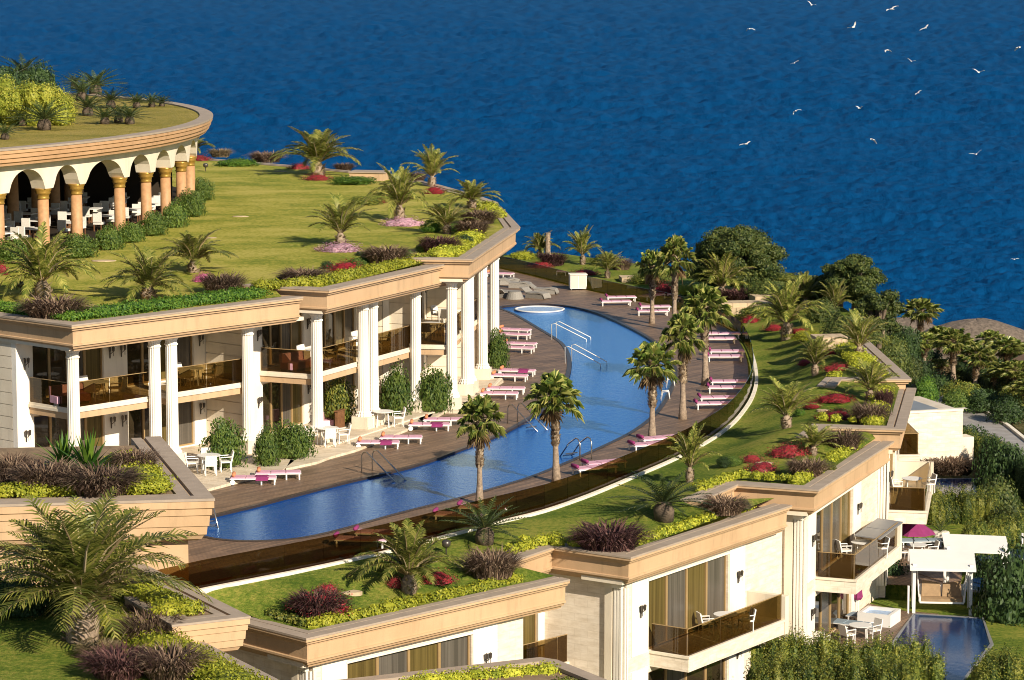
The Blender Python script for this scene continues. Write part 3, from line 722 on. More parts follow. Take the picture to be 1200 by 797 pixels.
def soft_sheet(poly, step=1.0, seed=0):
    from mathutils.geometry import delaunay_2d_cdt
    n = len(poly); bd = resample(poly + [poly[0]], .8)[:-1]
    xs = [p.x for p in poly]; ys = [p.y for p in poly]; pts = [Vector((p.x, p.y)) for p in poly]; r = random.Random(seed)
    x = min(xs)
    while x < max(xs):
        y = min(ys)
        while y < max(ys): pts.append(Vector((x + r.uniform(-.3, .3) * step, y + r.uniform(-.3, .3) * step))); y += step * 1.3
        x += step
    out = delaunay_2d_cdt(pts, [], [list(range(n))], 1, 1e-4)
    mb = MB()
    for q in out[0]:
        sw = sz = 0
        for p in bd:
            w_ = 1 / ((p.x - q.x) ** 2 + (p.y - q.y) ** 2 + .01) ** 1.5; sw += w_; sz += w_ * p.z
        mb.v.append((q.x, q.y, sz / sw + .02 * noise.noise(Vector((q.x * .4, q.y * .4, 0)))))
    mb.f = [tuple(f) for f in out[2]]; return mb
# the lower lawn: one gently sloping sheet from the kerb to the villas' parapets
edge = [Vector((p.x, p.y, -.2)) for p in offset(kerb_w, -.1) if p.x > -11.4 or p.y > 130]
far = [at(560, 303, 0), at(600, 298, 0), at(650, 296, 0), at(700, 303, 0), at(760, 311, 0), at(830, 322, 0), at(900, 330, .2), at(960, 343, .4), at(1000, 368, .8)]
vill = []
for k_ in range(4, -1, -1):
    p = inner(lawn_edge[k_])
    if k_ == 0: p[0] = R1.w(.8, 3.6, R1.z - .06)
    vill += p[::-1]
vill += [at(262, 712, -.75)]
poly = edge + far + vill; LAWN = soft_sheet(poly); struct('lawn', LAWN, M['lawn'], True)
from mathutils.bvhtree import BVHTree
UPPER = soft_sheet(LAWNP, 2.0); struct('roof_lawn', UPPER, M['drylawn'], True)
TREES = [BVHTree.FromPolygons([Vector(v) for v in m_.v], m_.f) for m_ in (LAWN, UPPER)]
def onlawn(px, z):
    """foot point on the lawn sheets for a surveyed sight line; the given height where there is no lawn"""
    p = at(*px, z); o = Vector((0, 0, CAMZ)); d_ = (p - o).normalized()
    for t in TREES:
        h = t.ray_cast(o, d_)
        if h[0] is not None and abs(h[0].z - z) < 1.6: return h[0]
    return p
b = MB()
for p, q in zip(far[:-1], far[1:]): b.add([tuple(p), tuple(q), (q.x, q.y, -12), (p.x, p.y, -12)], [(0, 1, 2, 3)])
o = struct('retaining_wall', b, M['rock'])

# ------------------------------------------------------------------ near planter blocks at the lower left
fbo = fb.w(fb.L, 0); sid = at(190, 514, FBZ)
nb = empty('roof_planter', fb.w(fb.L, 0, 0), 'tan stepped cornice block carrying grasses, agave and yellow hedge, lower left', 'planter', 'near planter blocks')
cornice(nb, [fb.w(-12, 0), fbo, sid + (sid - fbo).normalized() * .6], 1.33, False, BANDS)
obj('wall', MB().lbox(fb, -12, fb.L - .9, .9, 12, -3, FBZ - 1.5), M['tan'], nb)
b = MB(); b.sheet([[fb.w(-12, 1.1, FBZ - .1), fb.w(fb.L - 1.1, 1.1, FBZ - .1), fb.w(fb.L - 2.4, 12.0, FBZ - .1), fb.w(-12, 12.6, FBZ - .1)]]); obj('soil', b, M['soil'], nb)
nb0 = empty('roof_planter', R0.w(R0.L, 0, -1), 'small tan cornice corner beside the near villa, holding a yellow hedge', 'planter', 'near planter blocks')
r0o = R0.w(R0.L, 0); r0b = at(193, 673, 1.0)
cornice(nb0, [R0.w(-.7, 4.5), R0.w(-.7, 0), r0o, r0b + (r0b - r0o).normalized() * 2], 1.0, False, BANDS)
obj('wall', MB().lbox(R0, -.1, R0.L - .6, .6, 5, -6, -.1), M['cream'], nb0)
b = MB(); b.sheet([[R0.w(0, .8, .93), R0.w(R0.L - .8, .8, .93), R0.w(R0.L - 1.2, 8.0, .93), R0.w(-.2, 8, .93)]]); obj('soil', b, M['soil'], nb0)
ZL = .3
p0, p1 = at(190, 728, ZL), at(327, 797, ZL); dd = (p1 - p0)
nb1 = empty('roof_planter', tuple(p0), 'diagonal taupe parapet holding the big palm, fountain grass and lawn in the lower left corner', 'planter', 'near planter blocks')
cornice(nb1, [p0 + dd * 1.8, p0 - dd * .35])
wl = MB(); qf = Frame.__new__(Frame); qf.O = p0 - dd * .35; qf.u = dd.normalized(); qf.n = Vector((qf.u.y, -qf.u.x, 0)); qf.z = ZL
obj('wall', wl.lbox(qf, 0, dd.length * 2.1, .6, 1.0, -5, ZL - .3), M['cream'], nb1)
s0, s1 = p0 + dd * 1.8 + qf.n * .8, p0 - dd * .35 + qf.n * .8
b = MB(); b.sheet([[Vector((s0.x, s0.y, .26)), Vector((s1.x, s1.y, .26)), Vector((s1.x - 16, s1.y - 1, .26)), Vector((s1.x - 16, s1.y - 22, .26))]]); struct('lawn', b, M['lawn'])
gp = [at(375, 799, -2.6), at(633, 770, -2.6), at(653, 773, -2.6), at(720, 800, -2.6), at(760, 815, -2.6)]
nb2 = empty('roof_planter', tuple(at(500, 800, -2.6)), 'taupe edged planter of round yellow shrubs along the bottom edge below the near villa', 'planter', 'near planter blocks')
obj('coping', MB().sweep(gp[::-1], [(0, 0), (.55, 0), (.55, -.12), (0, -.12)]), M['coping'], nb2)
obj('wall', MB().sweep(gp[::-1], [(.06, -.12), (.5, -.12), (.5, -3), (.06, -3)]), M['tan'], nb2)
b = MB(); b.sheet([[at(250, 860, -2.75), at(380, 802, -2.75), at(633, 775, -2.75), at(650, 778, -2.75), at(760, 825, -2.75), at(740, 900, -2.75)]]); obj('soil', b, M['soil'], nb2)

# ------------------------------------------------------------------ villa gardens (stepped pads)
for k_, fr in enumerate(RS):
    zg = fr.z - 7.4
    b = MB().lbox(fr, -2.2 if k_ != 3 else 1.5, 13.2, -24 if k_ > 1 else -18, 1.0, zg - 3, zg); struct('garden_lawn', b, M['lawn'])
    b = MB().lbox(fr, 1.0, 11.0, -2.6, .8, zg + .004, zg + .045); struct('garden_terrace', b, M['deck'])
def slab(pts, z0, z1): return MB().prism([(p.x, p.y) for p in pts], z0, z1)
ZG3, ZG4, ZG5 = R3.z - 7.4, R4.z - 7.4, R5.z - 7.4
def pool_thing(px, z, name, label):
    pts = [at(x, y, z) for x, y in px]
    c = sum(pts, Vector((0, 0, 0))) / len(pts); o = empty(name, (c.x, c.y, z), label, 'pool', 'private plunge pools')
    ex = [c + (p - c) * (1 + .16 / max(.5, (p - c).length)) for p in pts]
    bb = MB(); n = len(pts)
    for i in range(n):
        j = (i + 1) % n
        bb.hexa([(q.x, q.y, z + h) for h in (.005, .10) for q in (pts[i], ex[i], ex[j], pts[j])])
    obj('rim', bb, M['slate'], o)
    w = MB(); w.sheet([[Vector((p.x, p.y, z + .08)) for p in pts]]); obj('water', w, M['pool2'], o)
pool_thing([(1048, 757), (1071, 722), (1151, 727), (1160, 757), (1127, 800), (1020, 800)], ZG3, 'plunge_pool', 'dark plunge pool with pale rim in front of the swing seat')
pool_thing([(1128, 692), (1150, 641), (1215, 641), (1215, 700)], ZG4, 'plunge_pool', 'blue plunge pool partly under the white pergola, right edge')
pool_thing([(1086, 587), (1090, 563), (1152, 563), (1160, 587)], ZG5, 'plunge_pool', 'pale plunge pool at the edge of the small shaded lawn')
b = slab([at(1043, 748, ZG3), at(1000, 790, ZG3), at(940, 775, ZG3), at(985, 735, ZG3), at(1015, 708, ZG3), at(1070, 722, ZG3)], ZG3 + .006, ZG3 + .065); struct('garden_deck', b, M['deck'])
b = slab([at(1050, 665, ZG4), at(1085, 622, ZG4), at(1130, 622, ZG4), at(1125, 690, ZG4)], ZG4 + .006, ZG4 + .065); struct('garden_deck', b, M['deck'])
# travertine end wall with flat slate roof beyond the fourth villa
z5 = R4.z - 7.2
wl = empty('garden_wall_block', tuple(at(1100, 545, z5)), 'cream travertine end wall with dark slate top at the right, under the round shrub', 'building')
a_, b_ = at(1060, 560, z5), at(1127, 556, z5)
wf = Frame.__new__(Frame); wf.O = a_; wf.u = (b_ - a_).normalized(); wf.n = Vector((-wf.u.y, wf.u.x, 0)); wf.z = z5; wf.ang = math.atan2(wf.u.y, wf.u.x)
WL = (b_ - a_).length; WH = 3.55
stw = stonemat('travertine_wall', wf.ang, (0.76, 0.67, 0.54), (0.66, 0.57, 0.45), .55, .22, .08)
obj('wall', MB().lbox(wf, -1, WL, 0, 5.5, z5 - 1, z5 + WH), stw, wl)
obj('parapet', MB().lbox(wf, -1, WL + .003, -.05, .25, z5 + WH, z5 + WH + .12).lbox(wf, WL - 1.5, WL + .25, -.06, .3, z5 + WH + .12, z5 + WH + .003 + .12), M['kerb'], wl)
obj('roof', MB().lbox(wf, -1, WL - 1.2, .26, 5.4, z5 + WH, z5 + WH + .08), M['slate'], wl)
obj('buttress', MB().lbox(wf, WL, WL + 1.0, .6, 1.6, z5, z5 + WH - 1.6), M['cream'], wl)
# paved path
pp = [at(x, y, -7.6) for x, y in [(1094, 455), (1115, 462), (1150, 480), (1180, 500), (1215, 528), (1215, 560), (1160, 528), (1125, 495), (1095, 470)]]
struct('path', slab(pp, -9.5, -7.55), M['paving'])
pk = [at(x, y, -7.45) for x, y in [(1094, 454), (1115, 461), (1150, 479), (1180, 499), (1215, 527)]]
struct('path_kerb', MB().sweep(pk, [(0, -.6), (.25, -.6), (.25, .05), (0, .05)]), M['kerb'])
b = slab([at(x, y, -7.5) for x, y in [(1085, 445), (1120, 452), (1160, 475), (1215, 520), (1240, 500), (1240, 440), (1120, 420), (1070, 425)]], -9.6, -7.55); struct('garden_lawn', b, M['scrub'])
# ------------------------------------------------------------------ plant builders
def rv(r): 
    while True:
        v = Vector((r.uniform(-1, 1), r.uniform(-1, 1), r.uniform(-1, 1)))
        if .05 < v.length < 1: return v.normalized()
def frond(mb, p0, az, el, L, droop, r, n=24, ll=.42, wid=.05, roll=.25, stem=None):
    """pinnate palm leaf: arched midrib with two rows of leaflets"""
    pts = []; p = Vector(p0); e = el; st = L / n
    for i in range(n + 1):
        pts.append(p.copy()); t = i / n
        e = el - droop * (t ** 1.4)
        p = p + Vector((math.cos(az) * math.cos(e), math.sin(az) * math.cos(e), math.sin(e))) * st
    (stem or mb).tube([pts[0], pts[n // 3], pts[2 * n // 3], pts[-1]], [.035 * L / 2, .026 * L / 2, .018 * L / 2, .006], 4, False)
    side = Vector((-math.sin(az), math.cos(az), 0))
    for i in range(3, n + 1):
        t = i / n; d = (pts[i] - pts[i - 1]).normalized(); up = side.cross(d) * -1
        if up.z < 0 and el < 1.2: up = -up
        l = ll * (math.sin(math.pi * min(1, .12 + .86 * t)) ** .7) * r.uniform(.85, 1.15) * L / 2
        for s in (-1, 1):
            dirn = (side * s * .8 + d * .75 + up * roll + Vector((0, 0, -.12)) + rv(r) * .12).normalized()
            w = d * wid * L / 2
            a = pts[i] - w * .5; b_ = pts[i] + w * .5; m = pts[i] + dirn * l * .55; tip = pts[i] + dirn * l + Vector((0, 0, -l * .22))
            mb.add([tuple(a), tuple(b_), tuple(m + w * .4), tuple(tip), tuple(m - w * .4)], [(0, 1, 2, 4), (4, 2, 3)])
def date_palm(seed, nf=46, L=2.0, trunk_h=.45, tr=.24, upright=.0, thin=1.0, ll=.44, ns=30):
    r = random.Random(seed); c = MB(); s = MB(); t = MB(); bt = MB()
    h = trunk_h
    t.lathe([(tr * 1.05, -.1), (tr * 1.15, h * .3), (tr * 1.2, h * .7), (tr * .8, h), (tr * .3, h + .25)], (0, 0, 0), 12)
    for i in range(int(120 * max(.6, h) * (1.6 if tr > .3 else 1))):
        a = r.uniform(0, 6.28); z = r.uniform(0, h); q = Vector((math.cos(a), math.sin(a), 0))
        bt.quad(q * tr * 1.3 + Vector((0, 0, z)), (q + Vector((0, 0, -.8))).normalized(), (Vector((0, 0, .8)) + q).normalized(), .11, .24)
    for i in range(nf):
        f = (i + .5) / nf; az = i * 2.39996 + r.uniform(-.25, .25)
        el = R(87) - R(66 - 22 * upright) * f ** 1.15 + r.uniform(-.24, .2)
        frond(c, (math.cos(az) * .1, math.sin(az) * .1, h + .1), az, el, L * r.uniform(.7, 1.15) * (.85 + .2 * f), R(38) + R(62) * f * (1 - .4 * upright), r, ns, ll, .068 * thin, .3 if f < .6 else .12, s)
    return proto('date_palm', [('trunk', t, M['trunk'], True, None), ('leaf_base', bt, M['boots'], False, 0), ('crown', c, M['date'], False, None), ('midrib', s, M['drygrass'], False, 2)])
def fan_leaf(mb, p0, az, el, pl, rad, r, seg=17, st=None):
    d = Vector((math.cos(az) * math.cos(el), math.sin(az) * math.cos(el), math.sin(el)))
    hub = Vector(p0) + d * pl + Vector((0, 0, -pl * .12)); (st or mb).tube([p0, hub], [.025, .016], 4, False)
    side = Vector((-math.sin(az), math.cos(az), 0)); up = side.cross(d) * -1
    if up.z < 0: up = -up
    for i in range(seg):
        a = (i / (seg - 1) - .5) * R(250); l = rad * (1 - .25 * abs(i / (seg - 1) - .5) * 2) * r.uniform(.88, 1.1)
        q = (d * math.cos(a) + side * math.sin(a) + up * .12).normalized(); w = q.cross(up).normalized() * rad * .06
        m = hub + q * l * .6 + up * .03; tip = hub + q * l + Vector((0, 0, -l * (.15 + .5 * r.random())))
        mb.add([tuple(hub), tuple(m + w), tuple(tip), tuple(m - w)], [(0, 1, 2), (0, 2, 3)])
def fan_palm(seed, H=4.2, tr=.15, nl=27, rad=.74, pl=.85, boots=True, dead=6):
    r = random.Random(seed); t = MB(); bt = MB(); c = MB(); st = MB(); dd = MB()
    lean = r.uniform(-.12, .09)
    P = [(lean * (k / 8) ** 2, 0, H * k / 8 - .05) for k in range(9)]
    t.tube(P, [tr * 1.8, tr * 1.4, tr * 1.1, tr * .98, tr * .9, tr * .85, tr * .82, tr * .8, tr * .72], 14)
    if boots:
        nb_ = int(H * 75)
        for i in range(nb_):
            f = .42 + .58 * i / nb_; a = i * 2.39996; z = H * f; q = Vector((math.cos(a), math.sin(a), 0)); rr = tr * (1.08 - .2 * f)
            x = lean * f * f
            base_ = Vector((x, 0, z)) + q * rr; sd = Vector((-q.y, q.x, 0)) * .085
            out = q * r.uniform(.06, .17); up = Vector((0, 0, r.uniform(.10, .2)))
            bt.add([tuple(base_ - sd), tuple(base_ + sd), tuple(base_ + sd * .6 + out + up), tuple(base_ - sd * .6 + out + up)], [(0, 1, 2, 3)])
    top = (lean, 0, H)
    for i in range(nl):
        f = (i + .5) / nl; az = i * 2.39996 + r.uniform(-.2, .2); el = R(85) - R(118) * f + r.uniform(-.1, .1)
        fan_leaf(c, top, az, el, pl * r.uniform(.8, 1.15), rad * r.uniform(.85, 1.1), r, 21, st)
    for i in range(dead):
        az = r.uniform(0, 6.28); fan_leaf(dd, (lean, 0, H - .12), az, R(-58) + r.uniform(-.2, .2), pl * .8, rad * .85, r, 13, dd)
    parts = [('trunk', t, M['trunk'], True, None), ('crown', c, M['fan'], False, None), ('leaf_stalk', st, M['drygrass'], False, 1)]
    if boots: parts.append(('leaf_base', bt, M['boots'], False, 0))
    if dead: parts.append(('dry_leaves', dd, M['dry'], False, 1))
    return proto('fan_palm', parts)
def cycad(seed):
    r = random.Random(seed); t = MB(); c = MB()
    t.lathe([(.2, -.05), (.22, .3), (.15, .55)], (0, 0, 0), 10)
    for i in range(34):
        f = (i + .5) / 34; frond(c, (0, 0, .5), i * 2.39996, R(75) - R(75) * f, 1.15 * r.uniform(.85, 1.1), R(35), r, 16, .28, .075, .3)
    return proto('cycad', [('trunk', t, M['bark'], True, None), ('crown', c, M['cycad'], False, None)])
def lump(p, s, k=1.0): return 1 + k * noise.noise(p * s)
def cloud(mb, c, rx, ry, rz, n, leaf, r, zmin=-.15, lumps=.28, lf=1.6, core=True):
    """leafy mass: small leaf cards spread through an uneven shell, with a few inside and a rough core"""
    c = Vector(c); off = rv(r) * 20
    if core:
        o = len(mb.v); nu, nv_ = 10, 6
        for i in range(nv_ + 1):
            th_ = math.pi * i / nv_
            for j in range(nu):
                ph = 2 * math.pi * j / nu; d = Vector((math.sin(th_) * math.cos(ph), math.sin(th_) * math.sin(ph), math.cos(th_)))
                k = .72 * lump(d + off, lf, lumps); z = max(zmin, d.z * k)
                mb.v.append((c.x + d.x * rx * k, c.y + d.y * ry * k, c.z + z * rz))
        for i in range(nv_):
            for j in range(nu): mb.f.append((o + i * nu + j, o + i * nu + (j + 1) % nu, o + (i + 1) * nu + (j + 1) % nu, o + (i + 1) * nu + j))
    for _ in range(n):
        d = rv(r)
        if d.z < zmin: d.z = -d.z * .5; d.normalize()
        k = lump(d + off, lf, lumps) * r.uniform(.72, 1.04)
        p = c + Vector((d.x * rx * k, d.y * ry * k, max(zmin, d.z * k) * rz))
        nn = (d + rv(r) * .8).normalized(); a = nn.cross(rv(r)).normalized(); s = leaf * r.uniform(.7, 1.35)
        mb.quad(p, nn, a, s * .6, s)
def bush_mb(seed, n=2600, leaf=.095, lumps=.4):
    b = MB(); cloud(b, (0, 0, .35), 1, 1, .68, n, leaf, random.Random(seed), -.5, lumps); return b
def grass_mb(seed, n=1100, plume=True):
    r = random.Random(seed); b = MB()
    for _ in range(n):
        a = r.uniform(0, 6.28); rr = math.sqrt(r.random()) * .72; p = Vector((math.cos(a) * rr, math.sin(a) * rr, 0))
        az = a + r.uniform(-.7, .7); el = R(r.uniform(52, 88)); L = r.uniform(.6, 1.15); q = p.copy(); w = .011; pr = []
        for k in range(5):
            pr.append(q.copy()); e = el - R(120) * (k / 4) ** 1.6 * r.uniform(.6, 1.1)
            q = q + Vector((math.cos(az) * math.cos(e), math.sin(az) * math.cos(e), math.sin(e))) * L / 4
        sd = Vector((-math.sin(az), math.cos(az), 0)); W = [w, w, w * .9, w * (1.7 if plume else .7), .004]; o = len(b.v)
        for k in range(5): b.v += [tuple(pr[k] - sd * W[k]), tuple(pr[k] + sd * W[k])]
        for k in range(4): b.f.append((o + 2 * k, o + 2 * k + 1, o + 2 * k + 3, o + 2 * k + 2))
    cloud(b, (0, 0, .1), .72, .72, .5, 120, .2, r, -.2, .2); return b
def flower_mb(seed, n=1500):
    b = MB(); cloud(b, (0, 0, .0), 1, 1, 1, n, .075, random.Random(seed), -.02, .3, 2.2); return b
def single(name, mbs):
    """prototypes that are one mesh each; cycles through the variants"""
    state = {'i': 0}; store = {}
    def place(m, loc, sc, label, cat, group=None, rz=None):
        state['i'] += 1; v = state['i'] % len(mbs); key = (m, v)
        if key not in store: store[key] = mesh(name, mbs[v], M[m])
        o = bpy.data.objects.new(name, store[key]); col.objects.link(o); o.location = loc
        o.rotation_euler = (0, 0, rnd.uniform(0, 6.28) if rz is None else rz); o.scale = sc
        return tag(o, label, cat, group)
    return place
put_bush = single('shrub', [bush_mb(i) for i in (1, 2, 3)])
put_grass = single('fountain_grass', [grass_mb(i) for i in (4, 5, 6)])
put_flower = single('flower_bed', [flower_mb(i) for i in (7, 8, 9)])
def hedge(pts, w, h, m, label, leaf=.10, dens=600, cat='hedge', name='hedge', group=None, lobe=.6):
    """row of rounded shrubs merged into one hedge along a ground line"""
    r = random.Random(hash(label) % 1000 if False else len(label) * 7 + int(abs(pts[0].x) * 10)); b = MB(); q = resample(pts, lobe)
    for i, p in enumerate(q):
        s = r.uniform(.82, 1.15)
        cloud(b, (p.x + r.uniform(-.06, .06), p.y + r.uniform(-.06, .06), p.z + h * .25), w * .62 * s, w * .62 * s, h * .72 * s, int(dens * w * h + 40), leaf, r, -.4, .25)
    o = obj(name, b, M[m]); return tag(o, label, cat, group)
def tree(name, px, wid, hgt, z, m, label, seed, trunk_h=.25, n=26, leaf=.15, dens=900, squash=.7):
    """broad tree: trunk, limbs, crown of many leaf clumps with gaps between"""
    p = at(*px, z); r = random.Random(seed); o = empty(name, tuple(p), label, 'tree')
    t = MB(); c = MB(); rad = wid / 2
    t.tube([p + Vector((0, 0, -.4)), p + Vector((.05, 0, hgt * trunk_h)), p + Vector((.1, .05, hgt * .55))], [.24 * wid / 5, .18 * wid / 5, .1 * wid / 5], 8)
    for i in range(n):
        d = rv(r); k = r.uniform(.55, .98)
        q = p + Vector((d.x * rad * .8 * k, d.y * rad * .8 * k, hgt * (.52 + d.z * .42 * k)))
        t.tube([p + Vector((.05, 0, hgt * trunk_h)), p.lerp(q, .6) + Vector((0, 0, hgt * .15)), q], [.09, .06, .02], 5, False)
        s = rad * r.uniform(.17, .34); cloud(c, tuple(q), s, s, s * squash, int(dens * s), leaf, r, -.6, .4, 1.8)
    obj('trunk', t, M['bark'], o); obj('crown', c, M[m], o); return o

# ------------------------------------------------------------------ palms
dpA = [date_palm(11), date_palm(12, 42, 2.0, .5, .24, .4), date_palm(13, 36, 2.0, .55, .2, .8, .9)]
def dpalm(v, px, wpx, z, label, group=None, stretch=1.0):
    # stretch < 10: height factor, else the photo row of the crown top
    p = onlawn(px, z); k = ppm(px[1], z); me = dpA[v].kids[dpA[v].root][1].data
    xs = sorted(w.co.x for w in me.vertices); zs_ = sorted(w.co.z for w in me.vertices); n = len(xs)
    W_, H_ = xs[int(n * .985)] - xs[int(n * .015)], zs_[int(n * .995)]
    s = wpx / k / W_ * 1.05; sz = s * stretch if stretch < 10 else (px[1] - stretch) / k / H_ * 1.03
    dpA[v].place(tuple(p), rnd.uniform(0, 6.28), (s, s, sz), label, 'palm', group, rnd.uniform(-.09, .09))
G1, G2 = 'young palms on the upper lawn', 'young palms on the lower lawn'
ZU = 7.25
for v, px, w, st, lb in [
    (0, (51, 348), 96, 268, 'broad date palm above a brown grass mound at the left front of the upper lawn'),
    (0, (174, 351), 92, 288, 'low spreading date palm between the brown grass mounds on the upper lawn'),
    (1, (227, 319), 78, 271, 'date palm behind the magenta flowers on the upper lawn'),
    (2, (399, 288), 66, 231, 'date palm rising from the nearer of two pale pink flower patches, upper lawn'),
    (1, (468, 259), 62, 196, 'date palm rising from the farther pale pink flower patch on the upper lawn'),
    (1, (373, 206), 84, 151, 'wide date palm against the sea with a red flower ring, far side of upper lawn'),
    (2, (506, 219), 50, 171, 'upright date palm against the sea above dark red flowers, upper lawn'),
    (1, (553, 244), 56, 211, 'date palm at the corner of the upper lawn above purple grasses'),
    (2, (524, 274), 60, 235, 'shaggy date palm among dark grasses by the lime hedge corner, upper lawn'),
    (1, (227, 184), 38, 155, 'small date palm just right of the pavilion roof edge')]:
    dpalm(v, px, w, ZU if px[1] > 250 else 7.5, lb, G1, st)
for v, px, w, z, st, lb in [
    (0, (479, 693), 100, -1.1, 615, 'wide date palm between red flower patches on the near end of the lower lawn'),
    (2, (808, 565), 52, -.2, 499, 'compact upright date palm beside the white kerb, lower lawn'),
    (2, (922, 502), 68, -.15, 446, 'date palm in the middle of the lower lawn behind the large red flower patch'),
    (2, (953, 533), 52, -.2, 497, 'date palm right behind the large red flower patch by the parapet'),
    (2, (955, 440), 48, .0, 392, 'date palm beside the red flower ring at the bend of the lower lawn'),
    (1, (921, 398), 72, .2, 328, 'tall full date palm on the far part of the lower lawn'),
    (2, (1019, 470), 56, .4, 421, 'date palm in the purple grasses by the lime hedge on the right parapet'),
    (2, (1007, 421), 54, .6, 367, 'date palm left of the pale parapet end on the far right of the lawn'),
    (2, (978, 372), 40, .5, 328, 'sparse thin date palm near the far terrace wall'),
    (1, (845, 352), 62, 0, 296, 'loose date palm behind the tall fan palms'),
    (2, (944, 362), 40, .4, 318, 'thin date palm with fronds leaning right against the sea'),
    (2, (683, 310), 40, 0, 266, 'stubby date palm alone against the sea beyond the white cabinet'),
    (2, (712, 326), 38, 0, 292, 'leaning date palm right of the white cabinet beyond the deck'),
    (1, (633, 302), 36, 0, 272, 'low date palm beyond the deck beside a bare stump')]:
    dpalm(v, px, w, z, lb, G2, st)
sago = cycad(21)
def cyc(px, w, z, label, group, sz=1.0):
    p = onlawn(px, z); s = w / ppm(px[1], z) / 1.1; sago.place(tuple(p), rnd.uniform(0, 6.28), (s, s, s * sz * .62), label, 'palm', group)
cyc((778, 609), 62, -.5, 'low wide sago palm with yellow green leaves on the lawn behind the purple grass', None, 1.1)
cyc((568, 637), 58, -.6, 'low sago palm beside the white kerb at the near end of the lower lawn', None, 1.1)
ZR_ = ZT - .1
for px, w, lb in [((6, 164), 26, 'leftmost sago palm at the front of the pavilion roof'), ((27, 148), 26, 'sago palm before the bamboo on the pavilion roof, left one'),
    ((52, 153), 44, 'widest sago palm, right before the bamboo on the pavilion roof'), ((103, 136), 34, 'sago palm with leaning trunk and long shadow on the pavilion roof'),
    ((112, 112), 40, 'sago palm of the rear roof clump, right side'), ((96, 118), 34, 'sago palm of the rear roof clump, left side'),
    ((130, 127), 30, 'sago palm between the two roof clumps'), ((123, 146), 28, 'front sago palm of the middle roof clump'),
    ((139, 144), 28, 'centre sago palm of the middle roof clump'), ((152, 146), 30, 'right sago palm of the middle roof clump'),
    ((160, 127), 24, 'single sago palm left of the twin ones near the roof rim'), ((178, 126), 22, 'left one of the twin sago palms near the roof rim'),
    ((190, 125), 18, 'right one of the twin sago palms near the roof rim'), ((87, 104), 22, 'small sago palm beside the bamboo top')]:
    cyc(px, w, ZR_, lb, 'sago palms on the pavilion roof')
# the big palm of the lower left corner
big = date_palm(31, 68, 3.0, 1.0, .34, .6, .66, .56, 30)
p = at(97, 760, .0); big.place(tuple(p), 1.0, (1.36, 1.36, 1.34), 'largest palm, wide arching fronds and pale thick stump, lower left corner', 'palm')
fpA = [fan_palm(41, 4.2), fan_palm(42, 4.6, .155, 30, .78, .9), fan_palm(43, 3.6, .14, 24, .64, .65, True, 3)]
def fpalm(v, px, top_y, z, label, group, ws=1.0, name=None):
    p = at(*px, z); H = [4.2, 4.6, 3.6][v]; h = (px[1] - top_y) / ppm(px[1], z); s = h / H
    fpA[v].place(tuple(p), rnd.uniform(0, 6.28), (s * ws, s * ws, s), label, 'palm', group, rnd.uniform(-.035, .035))
GP = 'fan palms beside the pool'
for v, px, ty, ws, lb in [(0, (562, 590.5), 488, 1.0, 'nearest poolside fan palm, left one at the near pool edge'),
    (1, (652, 565), 462, 1.2, 'poolside fan palm with a full round crown, right one at the near pool edge'),
    (0, (764, 516), 424, 1.2, 'poolside fan palm with a wide crown hanging over the water'),
    (2, (800, 491), 390, .95, 'poolside fan palm with a slender trunk in the middle of the cluster'),
    (1, (827, 451), 358, 1.2, 'tall poolside fan palm with a big crown at the bend of the glass fence'),
    (2, (764, 379), 310, 1.05, 'farther poolside fan palm on the left, trunk bare, by the far pink loungers'),
    (1, (790, 388), 300, 1.0, 'farther poolside fan palm on the right, crown against the trees')]:
    fpalm(v, px, ty, 0, lb, GP, ws * .84)
GR = 'fan palms by the grey path'
for v, px, ty, z, ws, lb in [(1, (1078, 412), 362, -6.6, 1.3, 'fan palm with a big crown against the sea left of the thatched roof'),
    (2, (1035, 408), 358, -2.5, 1.0, 'dark fan palm silhouetted by the pale parapet end'),
    (2, (1083, 434), 398, -7.2, 1.4, 'fan palm before the left slope of the thatched roof'),
    (0, (1117, 450), 398, -7.4, 1.2, 'fan palm with pale trunk before the middle of the thatched roof'),
    (2, (1142, 465), 415, -7.5, 1.2, 'fan palm with pale trunk beside the bend of the grey path'),
    (1, (1189, 470), 432, -7.5, 1.7, 'full fan palm at the right edge above the grey path'),
    (2, (1166, 466), 438, -7.5, 1.6, 'short fan palm left of the full one at the right edge'),
    (1, (1180, 446), 405, -7.5, 1.6, 'fan palm with drooping crown before the thatched roof, right'),
    (2, (1100, 446), 425, -7.4, 1.6, 'short dark fan palm between the trunks near the round shrub')]:
    fpalm(v, px, ty, z, lb, GR, ws * 1.2)
for v, px, ty, z, ws, lb in [(0, (1060, 440), 402, -6.8, 1.5, 'fan palm close behind the pale parapet end, left of the grey path'), (1, (1130, 440), 404, -7.8, 1.5, 'fan palm behind the pale trunks, middle of the palm belt'),
    (2, (1152, 452), 424, -7.8, 1.7, 'low fan palm in the shade of the palm belt, right of middle'), (0, (1201, 448), 410, -7.8, 1.5, 'fan palm cut by the right edge before the thatched roof'),
    (1, (1100, 430), 392, -7.8, 1.3, 'fan palm against the lower edge of the thatched roof'), (2, (1205, 490), 452, -7.6, 1.7, 'low fan palm cut by the right edge above the path'), (0, (1160, 432), 396, -8.2, 1.3, 'rear fan palm against the thatched roof, right of middle')]:
    fpalm(v, px, ty, z, lb, GR, ws * 1.2)

